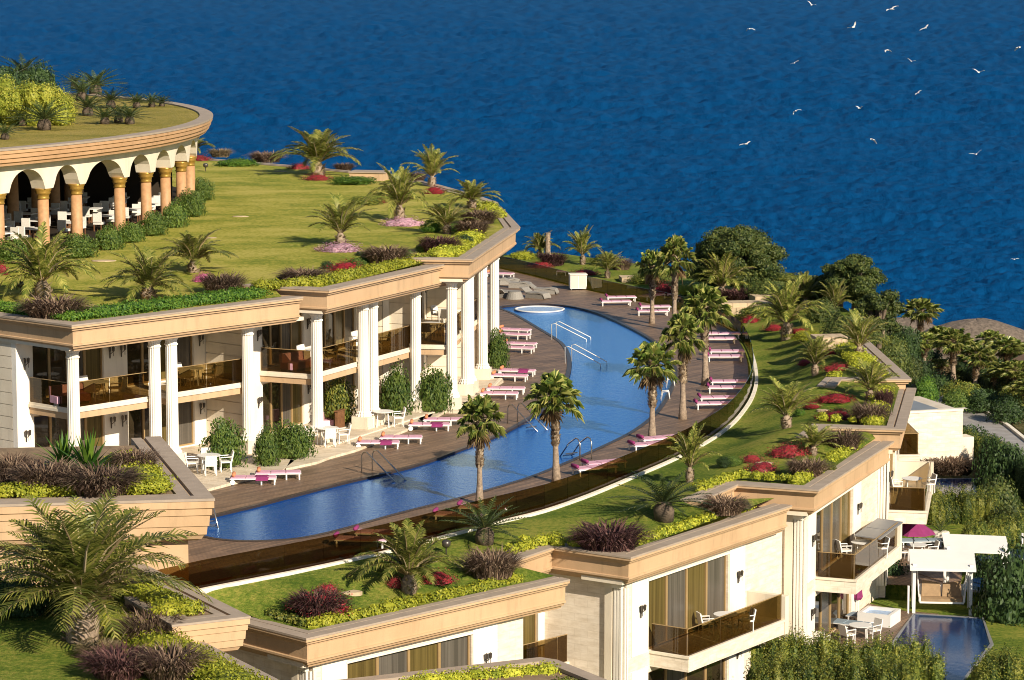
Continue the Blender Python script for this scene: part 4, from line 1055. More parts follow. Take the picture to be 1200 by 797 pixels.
# ------------------------------------------------------------------ shrubs, grasses, flowers, hedges
def sh(put, m, px, w, h, z, label, cat, group=None, depth=.8, hf=1.0):
    p = onlawn(px, z); k = ppm(px[1], z); put(m, tuple(p), (w / k / 2, w / k / 2 * depth, h / k * hf), label, cat, group, 0.0 if depth != 1 else None)
GG = 'fountain grass mounds'
for m, px, w, h, z, lb in [
    ('purple', (63, 372), 78, 30, 7.0, 'brown fountain grass mound at the left front of the upper lawn'),
    ('purple', (261, 343), 54, 28, 7.1, 'brown fountain grass mound by the magenta flowers'),
    ('purple', (355, 331), 58, 20, 7.3, 'dark grass mound left of the dark red flowers on the upper lawn'),
    ('purple', (453, 308), 54, 24, 7.3, 'brown grass mound right of the pale pink flowers'),
    ('maroon', (515, 295), 50, 22, 7.4, 'dark grass mound behind the upper lime hedge'),
    ('purple', (560, 262), 50, 20, 7.5, 'purple grass mound near the upper lawn corner, larger rear one'),
    ('purple', (553, 275), 42, 20, 7.5, 'purple grass mound near the upper lawn corner, front one'),
    ('drygrass', (258, 184), 28, 12, 7.5, 'greyish grass tuft behind the red flowers right of the pavilion'),
    ('purple', (312, 190), 42, 15, 7.5, 'dark purple shrub on the seaward edge left of the wide palm'),
    ('purple', (403, 200), 24, 11, 7.5, 'small purple shrub right of the wide palm on the seaward edge'),
    ('purple', (488, 213), 24, 14, 7.5, 'purple shrub left of the upright palm on the seaward edge'),
    ('purple', (576, 676), 66, 38, -1.0, 'brown fountain grass mound beside the near end of the lower lawn hedge'),
    ('maroon', (713, 644), 84, 36, -.75, 'large dark maroon grass mound on the lower lawn'),
    ('maroon', (372, 722), 62, 36, -1.5, 'maroon grass mound in front of the nearest red flowers'),
    ('purple', (848, 602), 54, 24, -.9, 'dark grass mound beside the parapet step above the near villa'),
    ('purple', (988, 526), 46, 26, -.2, 'brown grass mound in the planting corner at the right parapet'),
    ('purple', (945, 558), 46, 24, -.3, 'brown grass mound behind the lime hedge near the red flowers'),
    ('purple', (1019, 496), 46, 28, .35, 'brown grass mound at the foot of the parapet palm'),
    ('maroon', (1036, 478), 24, 26, .4, 'dark grass tuft beside the narrow lime hedge'),
    ('maroon', (648, 311), 34, 18, 0, 'dark grass mound beside the bare stump beyond the deck'),
    ('purple', (728, 316), 26, 16, 0, 'grey brown grass beyond the white cabinet'),
    ('maroon', (866, 352), 46, 16, .1, 'dark grass mound left of the pale terrace wall'),
    ]:
    sh(put_grass, m, px, w, h, z, lb, 'ornamental grass', GG)
for m, px, w, h, z, lb in [
    ('purple', (55, 574), 76, 40, 3.2, 'large brown grass clump on the left of the near planter'),
    ('purple', (118, 577), 90, 36, 3.2, 'large brown grass clump in the middle of the near planter'),
    ('purple', (158, 552), 54, 30, 3.2, 'wispy grass clump at the rear right of the near planter'),
    ('purple', (15, 562), 56, 34, 3.2, 'dark grass clump at the left edge of the near planter'),
    ('purple', (176, 752), 70, 40, .3, 'tall fountain grass right of the big palm stump'),
    ('purple', (200, 792), 80, 40, .3, 'tall fountain grass along the diagonal parapet'),
    ('maroon', (140, 792), 80, 38, .3, 'dark fountain grass at the bottom edge left of centre'),
    ('maroon', (180, 730), 56, 36, .26, 'dark grass between the big palm and the small yellow hedge'),
    ('drygrass', (118, 770), 50, 22, .26, 'pale dry tuft at the base of the big palm')]:
    sh(put_grass, m, px, w, h, z, lb, 'ornamental grass', 'grasses of the near planters', 1)
GF = 'flower patches'
for m, px, w, h, z, lb in [
    ('dkred', (405, 319), 52, 15, 7.3, 'dark red flower patch behind the upper lime hedge'),
    ('pinkf', (398, 294), 62, 12, 7.3, 'nearer pale pink flower patch under a palm'),
    ('pinkf', (472, 264), 54, 11, 7.4, 'farther pale pink flower patch under a palm'),
    ('red', (372, 211), 40, 8, 7.5, 'red flower ring under the wide seaward palm'),
    ('red', (351, 198), 32, 8, 7.5, 'red flower patch behind the wide seaward palm'),
    ('red', (231, 188), 36, 8, 7.5, 'red flower strip right of the pavilion'),
    ('dkred', (509, 227), 30, 10, 7.5, 'dark red flower patch under the upright seaward palm'),
    ('dkred', (444, 238), 20, 7, 7.4, 'small dark red flower patch behind the pink ones'),
    ('magf', (238, 330), 26, 12, 7.2, 'magenta flower patch beside the brown grass'),
    ('red', (2, 322), 22, 16, 7.2, 'red flower patch at the left edge below the pavilion'),
    ('red', (376, 716), 84, 26, -1.4, 'nearest red flower patch on the lower lawn'),
    ('red', (511, 682), 50, 16, -1.05, 'red flower patch right of the wide palm, near end'),
    ('red', (463, 688), 26, 14, -1.05, 'small red flower patch left of the wide palm, near end'),
    ('red', (384, 694), 30, 12, -1.2, 'red flower patch behind the nearest one'),
    ('red', (923, 534), 50, 16, -.2, 'large red flower patch before the small palm, middle of the lawn'),
    ('red', (881, 541), 30, 10, -.15, 'small red flower patch left of the large one'),
    ('red', (893, 553), 46, 15, -.2, 'red flower patch in front of the white stone'),
    ('dkred', (978, 470), 46, 11, .1, 'rear crescent of dark red flowers near the parapet palm'),
    ('dkred', (952, 478), 24, 9, .05, 'left crescent of dark red flowers near the parapet palm'),
    ('dkred', (980, 491), 54, 12, .1, 'front crescent of dark red flowers near the parapet palm'),
    ('red', (983, 434), 44, 9, .3, 'bright red flower strip in the bend of the lower lawn'),
    ('red', (943, 428), 22, 9, .1, 'red flowers left of the palm at the lawn bend'),
    ('dkred', (972, 417), 20, 11, .3, 'dark red flowers behind the palm at the lawn bend'),
    ('dkred', (879, 378), 24, 10, .1, 'dark red flowers on the left below the pale terrace wall'),
    ('dkred', (907, 387), 30, 9, .2, 'dark red flowers left of the tall full palm'),
    ('dkred', (936, 391), 28, 8, .25, 'dark red flowers right of the tall full palm'),
    ('red', (777, 346), 30, 18, 0, 'red flower bank behind the far fan palms'),
    ('red', (686, 322), 38, 8, 0, 'red flower strip behind the white cabinet'),
    ('red', (634, 313), 36, 8, 0, 'red flower strip beyond the far deck edge')]:
    sh(put_flower, m, px, w, h, z, lb, 'flowers', GF)
GB = 'leafy shrubs'
for m, px, w, h, z, lb in [
    ('bush', (263, 547), 50, 56, .15, 'dense green shrub on the terrace left of the nearest full column'),
    ('bush', (313, 545), 34, 46, .1, 'green shrub right of the nearest full column'),
    ('bush', (343, 537), 54, 44, .1, 'wide green shrub at the joint of the two column bays'),
    ('ohedge', (395, 497), 44, 56, .15, 'olive shrub on the shaded terrace beside the brown screen'),
    ('bush', (464, 485), 44, 56, .15, 'dark green shrub left of the single column in the middle'),
    ('bush', (509, 483), 44, 54, .1, 'green shrub right of the single column in the middle'),
    ('bush', (583, 432), 28, 46, .1, 'light green shrub behind the farthest columns'),
    ('ohedge', (545, 430), 24, 60, .1, 'green shrub seen between the last two columns'),
    ('bush', (20, 308), 56, 30, 7.3, 'bright green shrubs below the left end of the pavilion'),
    ('bush', (92, 302), 46, 28, 7.4, 'green shrub below the second pavilion column'),
    ('bush', (128, 292), 40, 28, 7.4, 'green shrub below the third pavilion column'),
    ('bush', (154, 284), 34, 24, 7.4, 'green shrub below the fourth pavilion column'),
    ('bush', (180, 276), 34, 28, 7.4, 'light green shrub below the fifth pavilion column'),
    ('bush', (205, 266), 36, 30, 7.4, 'green shrub below the sixth pavilion column'),
    ('bush', (226, 254), 32, 32, 7.4, 'green shrub right of the last pavilion columns'),
    ('bush', (237, 235), 28, 26, 7.4, 'taller loose shrub at the right end of the pavilion border'),
    ('ghedge', (278, 194), 58, 8, 7.5, 'low green groundcover on the seaward edge'),
    ('ghedge', (415, 216), 54, 10, 7.45, 'low green groundcover before the tan parapet block'),
    ('ghedge', (506, 272), 26, 14, 7.4, 'green shrub with white flowers left of the shaggy palm'),
    ('ghedge', (432, 306), 24, 14, 7.3, 'green shrub with white flowers left of the brown mound'),
    ('ohedge', (430, 240), 40, 10, 7.45, 'olive groundcover strip behind the pink flowers'),
    ('dkbush', (580, 300), 26, 10, 0, 'green shrub beyond the far loungers'),
    ('ghedge', (1085, 470), 32, 28, -3.4, 'round glossy shrub above the slate topped wall'),
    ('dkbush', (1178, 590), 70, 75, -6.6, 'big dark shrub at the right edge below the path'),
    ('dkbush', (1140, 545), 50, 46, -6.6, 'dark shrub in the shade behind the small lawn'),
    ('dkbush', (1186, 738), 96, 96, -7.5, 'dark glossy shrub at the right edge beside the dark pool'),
    ('dkbush', (1168, 700), 60, 56, -7.3, 'dark shrub right of the swing seat'),
    ('dkbush', (1042, 700), 40, 50, -7.5, 'dark shrub between the villa and the swing seat'),
    ('bush', (1130, 680), 40, 34, -7.3, 'green shrub behind the swing seat post'),
    ('ohedge', (1160, 665), 40, 30, -7.0, 'olive shrub below the white pergola'),
    ('bush', (884, 745), 44, 40, -8.3, 'loose green shrub against the villa wall at the bottom'),
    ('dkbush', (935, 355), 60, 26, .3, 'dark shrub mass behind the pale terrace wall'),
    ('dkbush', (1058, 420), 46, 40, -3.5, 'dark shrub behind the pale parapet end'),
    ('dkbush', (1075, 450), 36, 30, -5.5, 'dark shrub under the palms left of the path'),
    ('ohedge', (890, 372), 60, 14, .1, 'olive shrub strip at the foot of the pale terrace wall'),
    ('ohedge', (760, 332), 44, 12, 0, 'olive groundcover along the far terrace edge'),
    ('ohedge', (710, 310), 40, 12, 0, 'olive groundcover beyond the stubby palm'),
    ('hedge', (612, 303), 36, 9, 0, 'lime groundcover at the far end of the deck'),
    ('hedge', (812, 345), 44, 12, 0, 'lime shrub behind the tall fan palms'),
    ('hedge', (946, 398), 44, 10, .3, 'lime groundcover right of the tall full palm'),
    ('ohedge', (1000, 392), 50, 26, .6, 'olive shrub under the thin palms at the far right'),
    ('dkbush', (22, 722), 84, 50, .26, 'dark shrub below the near planter block at the left edge'),
    ('dkbush', (80, 716), 74, 46, .26, 'dark shrub behind the big palm below the near planter block'),
    ('ohedge', (156, 712), 62, 40, .26, 'olive shrub right of the big palm below the near planter block'),
    ('ohedge', (845, 322), 60, 12, 0, 'olive shrub on the terrace rim left of the big tree'),
    ('ohedge', (925, 334), 60, 14, .2, 'olive shrub on the terrace rim right of the big tree'),
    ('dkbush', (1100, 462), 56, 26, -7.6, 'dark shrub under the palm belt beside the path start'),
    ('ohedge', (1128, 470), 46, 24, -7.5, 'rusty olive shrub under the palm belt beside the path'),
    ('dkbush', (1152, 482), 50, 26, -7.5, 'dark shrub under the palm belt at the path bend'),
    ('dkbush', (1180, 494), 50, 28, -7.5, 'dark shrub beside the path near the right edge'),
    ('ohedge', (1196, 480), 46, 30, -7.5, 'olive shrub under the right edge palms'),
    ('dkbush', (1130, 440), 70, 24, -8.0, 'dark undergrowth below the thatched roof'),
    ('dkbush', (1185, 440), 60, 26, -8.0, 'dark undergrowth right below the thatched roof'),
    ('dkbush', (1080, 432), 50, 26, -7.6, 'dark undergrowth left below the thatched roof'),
    ('ohedge', (1040, 418), 40, 24, -3.0, 'olive shrub behind the pale parapet end, farther left'),
    ('bush', (1120, 480), 40, 24, -7.4, 'green shrub beside the path and the travertine wall'),
    ]:
    sh(put_bush, m, px, w, h, z, lb, 'shrub', GB, .8, .95)
for px, w, h, z, lb in [((905, 350), 56, 22, .2, 'dark pine shrub below the terrace rim, left of the sparse palms'), ((940, 356), 50, 24, .3, 'dark pine shrub behind the thin palm leaning right'),
    ((965, 376), 46, 24, .5, 'dark pine shrub before the low dark trees'), ((990, 396), 50, 26, .6, 'dark pine shrub right of the sparse thin palm'), ((1014, 404), 44, 24, .7, 'dark pine shrub close behind the pale parapet end'),
    ((1048, 432), 44, 34, -3.0, 'dark pine shrub outside the pale parapet, nearer one'), ((1062, 446), 40, 30, -5.0, 'dark pine shrub outside the pale parapet, lower one'), ((1190, 625), 60, 34, -6.2, 'dark pine shrub at the right edge above the blue pool'),
    ((1168, 600), 60, 40, -6.0, 'dark pine shrub below the shaded lawn'), ((1150, 455), 60, 26, -7.8, 'dark pine shrub among the trunks of the palm belt'), ((1185, 470), 60, 28, -7.7, 'dark pine shrub among the palms at the right edge')]:
    sh(put_bush, 'pine', px, w, h, z, lb, 'shrub', 'dark pine shrubs on the right slope', .8, .95)
r = random.Random(99)
for px, n_ in [((360, 326), 3), ((450, 300), 3), ((515, 290), 3), ((556, 268), 4), ((70, 366), 2), ((262, 338), 3), ((580, 672), 3), ((712, 640), 3), ((372, 714), 3), ((850, 598), 2), ((945, 552), 3), ((985, 522), 2), ((1020, 492), 3), ((880, 548), 2), ((960, 486), 2), ((405, 316), 2), ((930, 540), 2), ((510, 684), 2)]:
    for i in range(n_):
        q = (px[0] + r.uniform(-34, 34), px[1] + r.uniform(-3, 5)); k = r.uniform(12, 24)
        sh(put_bush, r.choice(['ohedge', 'ghedge', 'ohedge', 'bush', 'dkbush']), q, k, k * r.uniform(.35, .6), 7.3 if q[0] < 600 and q[1] < 400 else -.3, 'small leafy filler plant between the grass mounds and flowers of the lawn borders', 'shrub', 'filler plants in the lawn borders', 1)
W = lambda z, *pp: [at(x, y, z) for x, y in pp]
hedge([L1.w(1.4, 1.9, 6.95), L1.w(L1.L - 1.0, 1.9, 6.97)], 1.5, .45, 'ghedge', 'green groundcover strip along the front parapet of the upper lawn, left part', .11)
hedge([L2.w(-.3, 3.2, 7.2), L2.w(1.5, 1.6, 7.2), L2.w(L2.L - 1.0, 1.5, 7.22)], .95, .5, 'hedge', 'lime hedge along the middle parapet of the upper lawn')
hedge([L3.w(1.4, 1.7, 7.5), L3.w(L3.L * .62, 1.7, 7.52)], 1.3, .5, 'hedge', 'lime hedge along the last parapet of the upper lawn')
hedge(W(7.5, (584, 256), (570, 243)), 1.0, .4, 'hedge', 'short lime hedge at the seaward corner of the upper lawn')
hedge([L1.w(1.6, 3, 6.95), L1.w(1.6, 8, 6.95)], 1.1, .4, 'ghedge', 'green groundcover strip at the left edge of the upper lawn')
hedge([R1.w(1.4, 1.25, R1.z - .1), R1.w(R1.L - 1.2, 1.25, R1.z - .1)], .62, .42, 'hedge', 'lime hedge along the parapet of the nearest villa roof')
hedge([R1.w(1.3, 3.4, R1.z - .05), R1.w(1.3, 1.6, R1.z - .1)], .5, .36, 'ohedge', 'mixed brown and olive groundcover at the corner of the nearest villa roof', .10)
hedge([R2.w(1.3, 1.3, R2.z - .08), R2.w(R2.L - .9, 1.3, R2.z - .08)], .6, .38, 'hedge', 'thin lime hedge along the parapet of the second villa roof')
hedge([R2.w(-.2, 4.6, R2.z), R2.w(1.2, 1.8, R2.z - .05)], .55, .4, 'hedge', 'short lime hedge at the left corner of the second villa roof')
hedge(W(R2.z, (600, 648), (648, 634)), .5, .36, 'hedge', 'lime hedge on the step between the first two villa roofs')
hedge([R3.w(1.4, 1.3, R3.z - .08), R3.w(R3.L - 1.4, 1.3, R3.z - .08)], .62, .42, 'hedge', 'lime hedge along the parapet of the third villa roof')
hedge(W(R3.z - .05, (820, 574), (868, 559), (935, 564)), .55, .36, 'hedge', 'lime hedge on the step between the second and third villa roofs')
hedge([R4.w(1.4, 1.5, R4.z - .08), R4.w(R4.L - 1.0, 1.5, R4.z - .08)], .95, .5, 'hedge', 'lime hedge along the parapet of the fourth villa roof')
hedge(W(R4.z - .06, (965, 492), (1030, 497)), .45, .34, 'hedge', 'low lime hedge on the step between the third and fourth villa roofs')
hedge([R5.w(1.4, 1.6, R5.z - .08), R5.w(R5.L - .8, 1.6, R5.z - .08)], 1.3, .45, 'hedge', 'lime hedge inside the pale parapet of the farthest villa roof')
hedge(W(R4.z - .2, (980, 455), (982, 440)), .8, .5, 'hedge', 'small clipped lime hedge block left of the parapet step')
hedge([fb.w(-4, 1.9, FBZ - .05), fb.w(fb.L - 2.0, 1.9, FBZ - .05)], 1.1, .55, 'hedge', 'lime hedge along the front of the near planter', .10)
hedge([fb.w(fb.L - 2.2, 2.2, FBZ - .05), fb.w(fb.L - 3.0, 7.5, FBZ - .05)], 1.5, .55, 'hedge', 'lime hedge along the right side of the near planter', .10)
hedge([R0.w(R0.L - 1.7, 1.6, .95), R0.w(R0.L - 2.0, 5.5, .95)], 1.2, .5, 'hedge', 'lime hedge in the small cornice corner', .09)
hedge([R0.w(.5, 1.6, .95), R0.w(R0.L - 2.2, 1.7, .95)], 1.0, .45, 'hedge', 'lime hedge along the front of the small cornice corner', .09)
hedge([p0 - dd * .1 + qf.n * 1.6, p0 + dd * 1.4 + qf.n * 1.6], 1.5, .6, 'hedge', 'lime hedge along the inner side of the diagonal parapet', .09)
hedge(W(-3.0, (440, 822), (500, 808), (570, 800), (640, 795)), 1.0, .6, 'hedge', 'row of round lime shrubs along the bottom edge', .09)
hedge(W(-3.2, (400, 850), (480, 836), (560, 830), (650, 826)), 1.2, .7, 'hedge', 'second row of round lime shrubs cut by the bottom edge', .09)
hedge(W(-3.0, (660, 808), (720, 822)), .9, .5, 'ohedge', 'olive shrubs at the right end of the bottom planter', .09)
# hedges of the villa gardens
def thuja(px0, px1, z, h, w, label, m='ohedge'):
    r = random.Random(int(px0[0])); b = MB(); q = resample([at(*px0, z), at(*px1, z)], .42)
    for p in q:          # narrow upright plants in two staggered rows
        for k in (-.28, .28):
            hh = h * r.uniform(.78, 1.12); cloud(b, (p.x + r.uniform(-.12, .12), p.y + k * w + r.uniform(-.12, .12), p.z + hh * .45), .40, .40, hh * .56, int(560 * hh), .075, r, -.95, .3, 2.6)
    return tag(obj('hedge', b, M[m]), label, 'hedge')
ZG2 = R2.z - 7.4
thuja((880, 800), (1098, 818), ZG2, 2.3, 1.5, 'olive conifer hedge screening the bottom right garden')
thuja((885, 845), (1060, 850), ZG2, 2.7, 1.5, 'front olive conifer hedge at the bottom edge')
thuja((1150, 835), (1215, 835), ZG2, 2.6, 1.5, 'olive conifer hedge in the bottom right corner')
thuja((1062, 625), (1165, 622), ZG4, 2.2, 1.5, 'yellowish conifer hedge behind the magenta parasol')
thuja((1132, 652), (1215, 640), ZG4, 1.7, 1.2, 'clipped olive hedge with pale planters by the far pergola')
thuja((1128, 545), (1180, 560), ZG5 - .3, 2.0, 1.4, 'yellow green hedge between the travertine wall and the path')
thuja((1155, 560), (1215, 600), ZG5 - .3, 2.4, 1.5, 'dark hedge below the grey path', 'dkbush')
thuja((1118, 445), (1215, 478), -7.5, 1.3, 1.3, 'low scrubby hedge beyond the grey path', 'dkbush')
sh(put_grass, 'purple', (1115, 555), 64, 22, ZG5, 'reddish grass at the foot of the travertine wall', 'ornamental grass', GG)
sh(put_grass, 'drygrass', (1095, 440), 50, 20, -7.2, 'rusty dry grass under the palms', 'ornamental grass', GG)
p = at(38, 146, ZR_); b = MB(); r = random.Random(8)
for i in range(46):
    q = p + Vector((r.uniform(-3.0, 1.9), r.uniform(-1.6, 1.6), 0)); q.z += r.uniform(.3, 1.75 - .1 * (q.x - p.x)); s = r.uniform(.55, .8)
    cloud(b, tuple(q), s, s, s * 1.25, 900, .10, r, -.8, .35, 2.2)
tag(obj('bamboo', b, M['bamboo']), 'tall yellow green bamboo clump on the pavilion roof', 'bamboo')
for px, w, h, lb in [((8, 118), 50, 36, 'dark green shrub at the left edge behind the bamboo'), ((45, 112), 52, 34, 'dark green shrub behind the bamboo, highest one')]:
    sh(put_bush, 'dkbush', px, w, h, ZR_, lb, 'shrub', 'dark shrubs behind the bamboo', .7)
cyc((28, 100), 44, ZR_, 'sago palm standing highest behind the bamboo', 'sago palms on the pavilion roof')
cyc((12, 104), 36, ZR_, 'sago palm at the left edge behind the bamboo', 'sago palms on the pavilion roof')
# agave in the near planter
r = random.Random(5); b = MB()
for i in range(46):
    az = i * 2.4; el = R(85) - R(70) * i / 46; d = Vector((math.cos(az) * math.cos(el), math.sin(az) * math.cos(el), math.sin(el))); s_ = Vector((-math.sin(az), math.cos(az), 0)); L = r.uniform(.9, 1.25)
    b.add([tuple(-s_ * .03), tuple(s_ * .03), tuple(d * L * .5 + s_ * .055), tuple(d * L + Vector((0, 0, -.12))), tuple(d * L * .5 - s_ * .055)], [(0, 1, 2, 4), (4, 2, 3)])
o = obj('agave', b, M['ghedge']); o.scale = (1.5, 1.5, 1.6); o.location = at(104, 556, 3.2); tag(o, 'green spiky agave among the brown grasses of the near planter', 'agave')
o2 = o.copy(); col.objects.link(o2); o2.location = at(75, 548, 3.2); o2.scale = (1.3, 1.3, 1.3); o2.rotation_euler = (0, 0, 1); tag(o2, 'smaller spiky agave left of the larger one in the near planter', 'agave')
# trees beyond the lower lawn
tree('broad_tree', (866, 347), 6.6, 5.0, 0, 'pine', 'big dark broad tree against the sea, beyond the tall fan palms', 51, .2, 60, .14, 900)
tree('broad_tree', (842, 345), 4.6, 3.7, 0, 'pine', 'smaller dark tree on the left of the big broad tree', 52, .2, 34, .14, 900)
tree('broad_tree', (1000, 368), 4.0, 4.0, .6, 'pine', 'dark tree at the far right with a pointed crown against the sea', 53, .2, 44, .14, 900)
tree('broad_tree', (965, 360), 3.0, 2.6, .4, 'pine', 'small dark tree left of the pointed one', 54, .2, 26, .14, 900)
tree('broad_tree', (1030, 400), 3.4, 3.2, .0, 'pine', 'dark tree right of the pointed one above the parapet', 55, .2, 30, .14, 900)
tree('broad_tree', (985, 362), 3.4, 3.0, .5, 'pine', 'low dark tree between the two pointed ones at the far right', 57, .15, 34, .14, 900)
# ------------------------------------------------------------------ furniture
def lounger(pillow, towel=None, frame='whitem', cush='pink', wheels=True, plx=-.82):
    f = MB(); f.box(-.98, .98, -.34, -.30, .235, .275).box(-.98, .98, .30, .34, .235, .275).box(-.98, -.94, -.30, .30, .235, .275).box(.94, .98, -.30, .30, .235, .275)
    for i in range(9): f.box(-.85 + i * .2, -.79 + i * .2, -.30, .30, .24, .27)
    parts = [('frame', f, M[frame], False, None)]
    for sx in ((-.85, .9) if not wheels else (.9, .35)):
        for sy in (-.315, .315):
            parts.append(('leg', MB().box(sx - .03, sx + .03, sy - .025, sy + .025, 0, .24), M[frame], False, None))
    c = MB(); 
    for x0, x1 in ((-.95, -.32), (-.31, .32), (.33, .95)): c.hexa([(x0, -.33, .277), (x1, -.33, .277), (x1, .33, .277), (x0, .33, .277), (x0 + .02, -.31, .325), (x1 - .02, -.31, .325), (x1 - .02, .31, .325), (x0 + .02, .31, .325)])
    parts.append(('cushion', c, M[cush], False, None))
    if wheels:
        for sy in (-.36, .36): parts.append(('wheel', MB().tube([(-.86, sy - .02, .13), (-.86, sy + .02, .11)], .11, 14), M[frame], False, None))
    if pillow: parts.append(('pillow', MB().tube([(plx, -.29, .41), (plx, -.24, .42), (plx, .24, .42), (plx, .29, .41)], [.05, .08, .08, .05], 10), M[pillow], True, None))
    if towel:
        t = MB(); n = 7
        for i in range(n + 1):
            y = -.42 + .84 * i / n; z = .345 if abs(y) < .34 else .2
            for x in (.1, .62): t.v.append((x + .05 * math.sin(i * 2), y, z + .012 * math.sin(i * 3)))
        for i in range(n): t.f.append((2 * i, 2 * i + 1, 2 * i + 3, 2 * i + 2))
        parts.append(('towel', t, M[towel], True, None))
    return proto('sun_lounger', parts)
lgA, lgB = lounger('orange'), lounger('orange', 'magenta'); lgC = lounger('magenta', None, plx=.98, wheels=False); lgD = lounger(None, None, 'whitem', 'bluegrey', False)
GL, GRR = 'pink loungers on the building side of the pool', 'pink loungers along the glass fence'
def lay(P, px, ang, label, group, z=0.0):
    p = at(*px, z); P.place(tuple(p), R(ang), 1.0, label, 'sun lounger', group)
for P, px, ang, lb in [
    (lgB, (297, 567), 3, 'front lounger with an orange roll and magenta towel, nearest pair beside the first plinth'),
    (lgA, (326, 561), 5, 'rear lounger of the nearest pair beside the first plinth'),
    (lgB, (443, 525), 0, 'front lounger with magenta towel in the pair left of the wide double column'),
    (lgA, (470, 519), 0, 'rear lounger in the pair by the wide double column'),
    (lgB, (503, 504), 0, 'front lounger of the pair right of the single column, magenta towel over it'),
    (lgA, (520, 498), 0, 'rear lounger of the pair right of the single column'),
    (lgA, (585, 467), -5, 'front lounger of the pair left of the ladder'), (lgA, (593, 461), -5, 'rear lounger of the pair left of the ladder'),
    (lgA, (597, 446), -10, 'front lounger of the pair before the last column'), (lgB, (606, 440), -10, 'rear lounger with magenta towel before the last column'),
    (lgA, (606, 413), -14, 'front lounger of the second farthest pair on the building side'), (lgA, (609, 408), -14, 'rear lounger of the second farthest pair on the building side'),
    (lgA, (602, 397), -18, 'front lounger of the farthest pink pair on the building side'), (lgA, (603, 391.5), -18, 'rear lounger of the farthest pink pair on the building side'),
    (lgA, (586, 325), -20, 'single pink lounger half hidden behind the last column')]:
    lay(P, px, ang, lb, GL)
for px, ang, lb in [((722, 358), 186, 'front lounger of the farthest pair by the glass fence'), ((728, 353), 186, 'rear lounger of the farthest pair by the glass fence'),
    ((765, 369.5), 184, 'front lounger of the pair by the two far fan palms'), ((768, 364), 184, 'rear lounger of the pair by the two far fan palms'),
    ((843, 402), 180, 'front lounger behind the tall fan palm crown'), ((848, 396), 180, 'rear lounger behind the tall fan palm crown'),
    ((850, 423), 180, 'front lounger right of the tall fan palm trunk'), ((852, 417), 180, 'rear lounger right of the tall fan palm trunk'),
    ((852, 460), 180, 'front lounger of the pair at the sharpest fence bend'), ((855, 453), 180, 'rear lounger of the pair at the sharpest fence bend'),
    ((838, 479), 186, 'front lounger of the pair below the sharpest bend'), ((842, 472), 186, 'rear lounger of the pair below the sharpest bend'),
    ((762, 527), 206, 'front lounger of the pair at the trunk of the overhanging palm'), ((772, 520), 206, 'rear lounger of the pair at the trunk of the overhanging palm'),
    ((697, 555), 208, 'front lounger behind the glass right of the round crowned palm'), ((708, 549), 208, 'rear lounger behind the glass right of the round crowned palm'),
    ((539, 611), 170, 'lounger behind the glass nearest to the left near fan palm'), ((567, 602), 170, 'lounger behind the glass right of the left near fan palm'),
    ((424, 640), 172, 'left lounger of the nearest pair behind the glass'), ((447, 632), 172, 'right lounger of the nearest pair behind the glass')]:
    lay(lgC, px, ang, lb, GRR)
# grey wicker loungers and low table at the far end of the deck
w_ = MB(); prof_ = [(-.95, .62), (-.8, .6), (-.45, .36), (0, .34), (.5, .40), (.85, .34), (.98, .12)]
for i in range(len(prof_) - 1):
    (x0, z0), (x1, z1) = prof_[i], prof_[i + 1]; w_.hexa([(x0, -.36, z0 - .08), (x1, -.36, z1 - .08), (x1, .36, z1 - .08), (x0, .36, z0 - .08), (x0, -.36, z0), (x1, -.36, z1), (x1, .36, z1), (x0, .36, z0)])
wb = MB().box(-.5, .85, -.34, .34, 0, .26)
wk = proto('wicker_lounger', [('body', w_, M['wicker'], False, None), ('base', wb, M['wicker'], False, None)])
for px, a, lb in [((592, 333), 20, 'grey wicker lounger farthest back by the last column'), ((606, 337), -10, 'grey wicker lounger behind the low round table'), ((590, 348), 60, 'grey wicker lounger left of the low table, by the column'),
    ((636, 344), -14, 'rear right grey wicker lounger pointing at the spa'), ((627, 349), -38, 'front right grey wicker lounger pointing at the spa')]:
    wk.place(tuple(at(*px, 0)), R(a), 1.05, lb, 'lounger', 'grey wicker loungers at the far end')
t = MB().lathe([(.62, 0), (.5, .3), (.42, .46), (.44, .5)], (0, 0, 0), 20); o = obj('wicker_table', t, M['wicker']); o.location = at(603, 350, 0); tag(o, 'low flared grey wicker table between the wicker loungers', 'table')
# towel cabinet
cb = at(678, 340, 0); c_ = empty('towel_cabinet', tuple(cb), 'white towel cabinet at the far edge of the deck', 'cabinet')
f = Frame.__new__(Frame); f.O = cb; f.u = Vector((math.cos(.1), math.sin(.1), 0)); f.n = Vector((-f.u.y, f.u.x, 0)); f.z = 0
obj('body', MB().lbox(f, -.55, .55, 0, .9, .08, 1.0), M['whitem'], c_); obj('top', MB().lbox(f, -.6, .6, -.05, .95, 1.0, 1.06), M['kerb'], c_)
for u in (-.27, .27): obj('door', MB().lbox(f, u - .24, u + .24, -.02, -.002, .14, .95), M['cream'], c_)
for u in (-.5, .45): obj('leg', MB().lbox(f, u, u + .06, .05, .12, 0, .08), M['wicker'], c_)
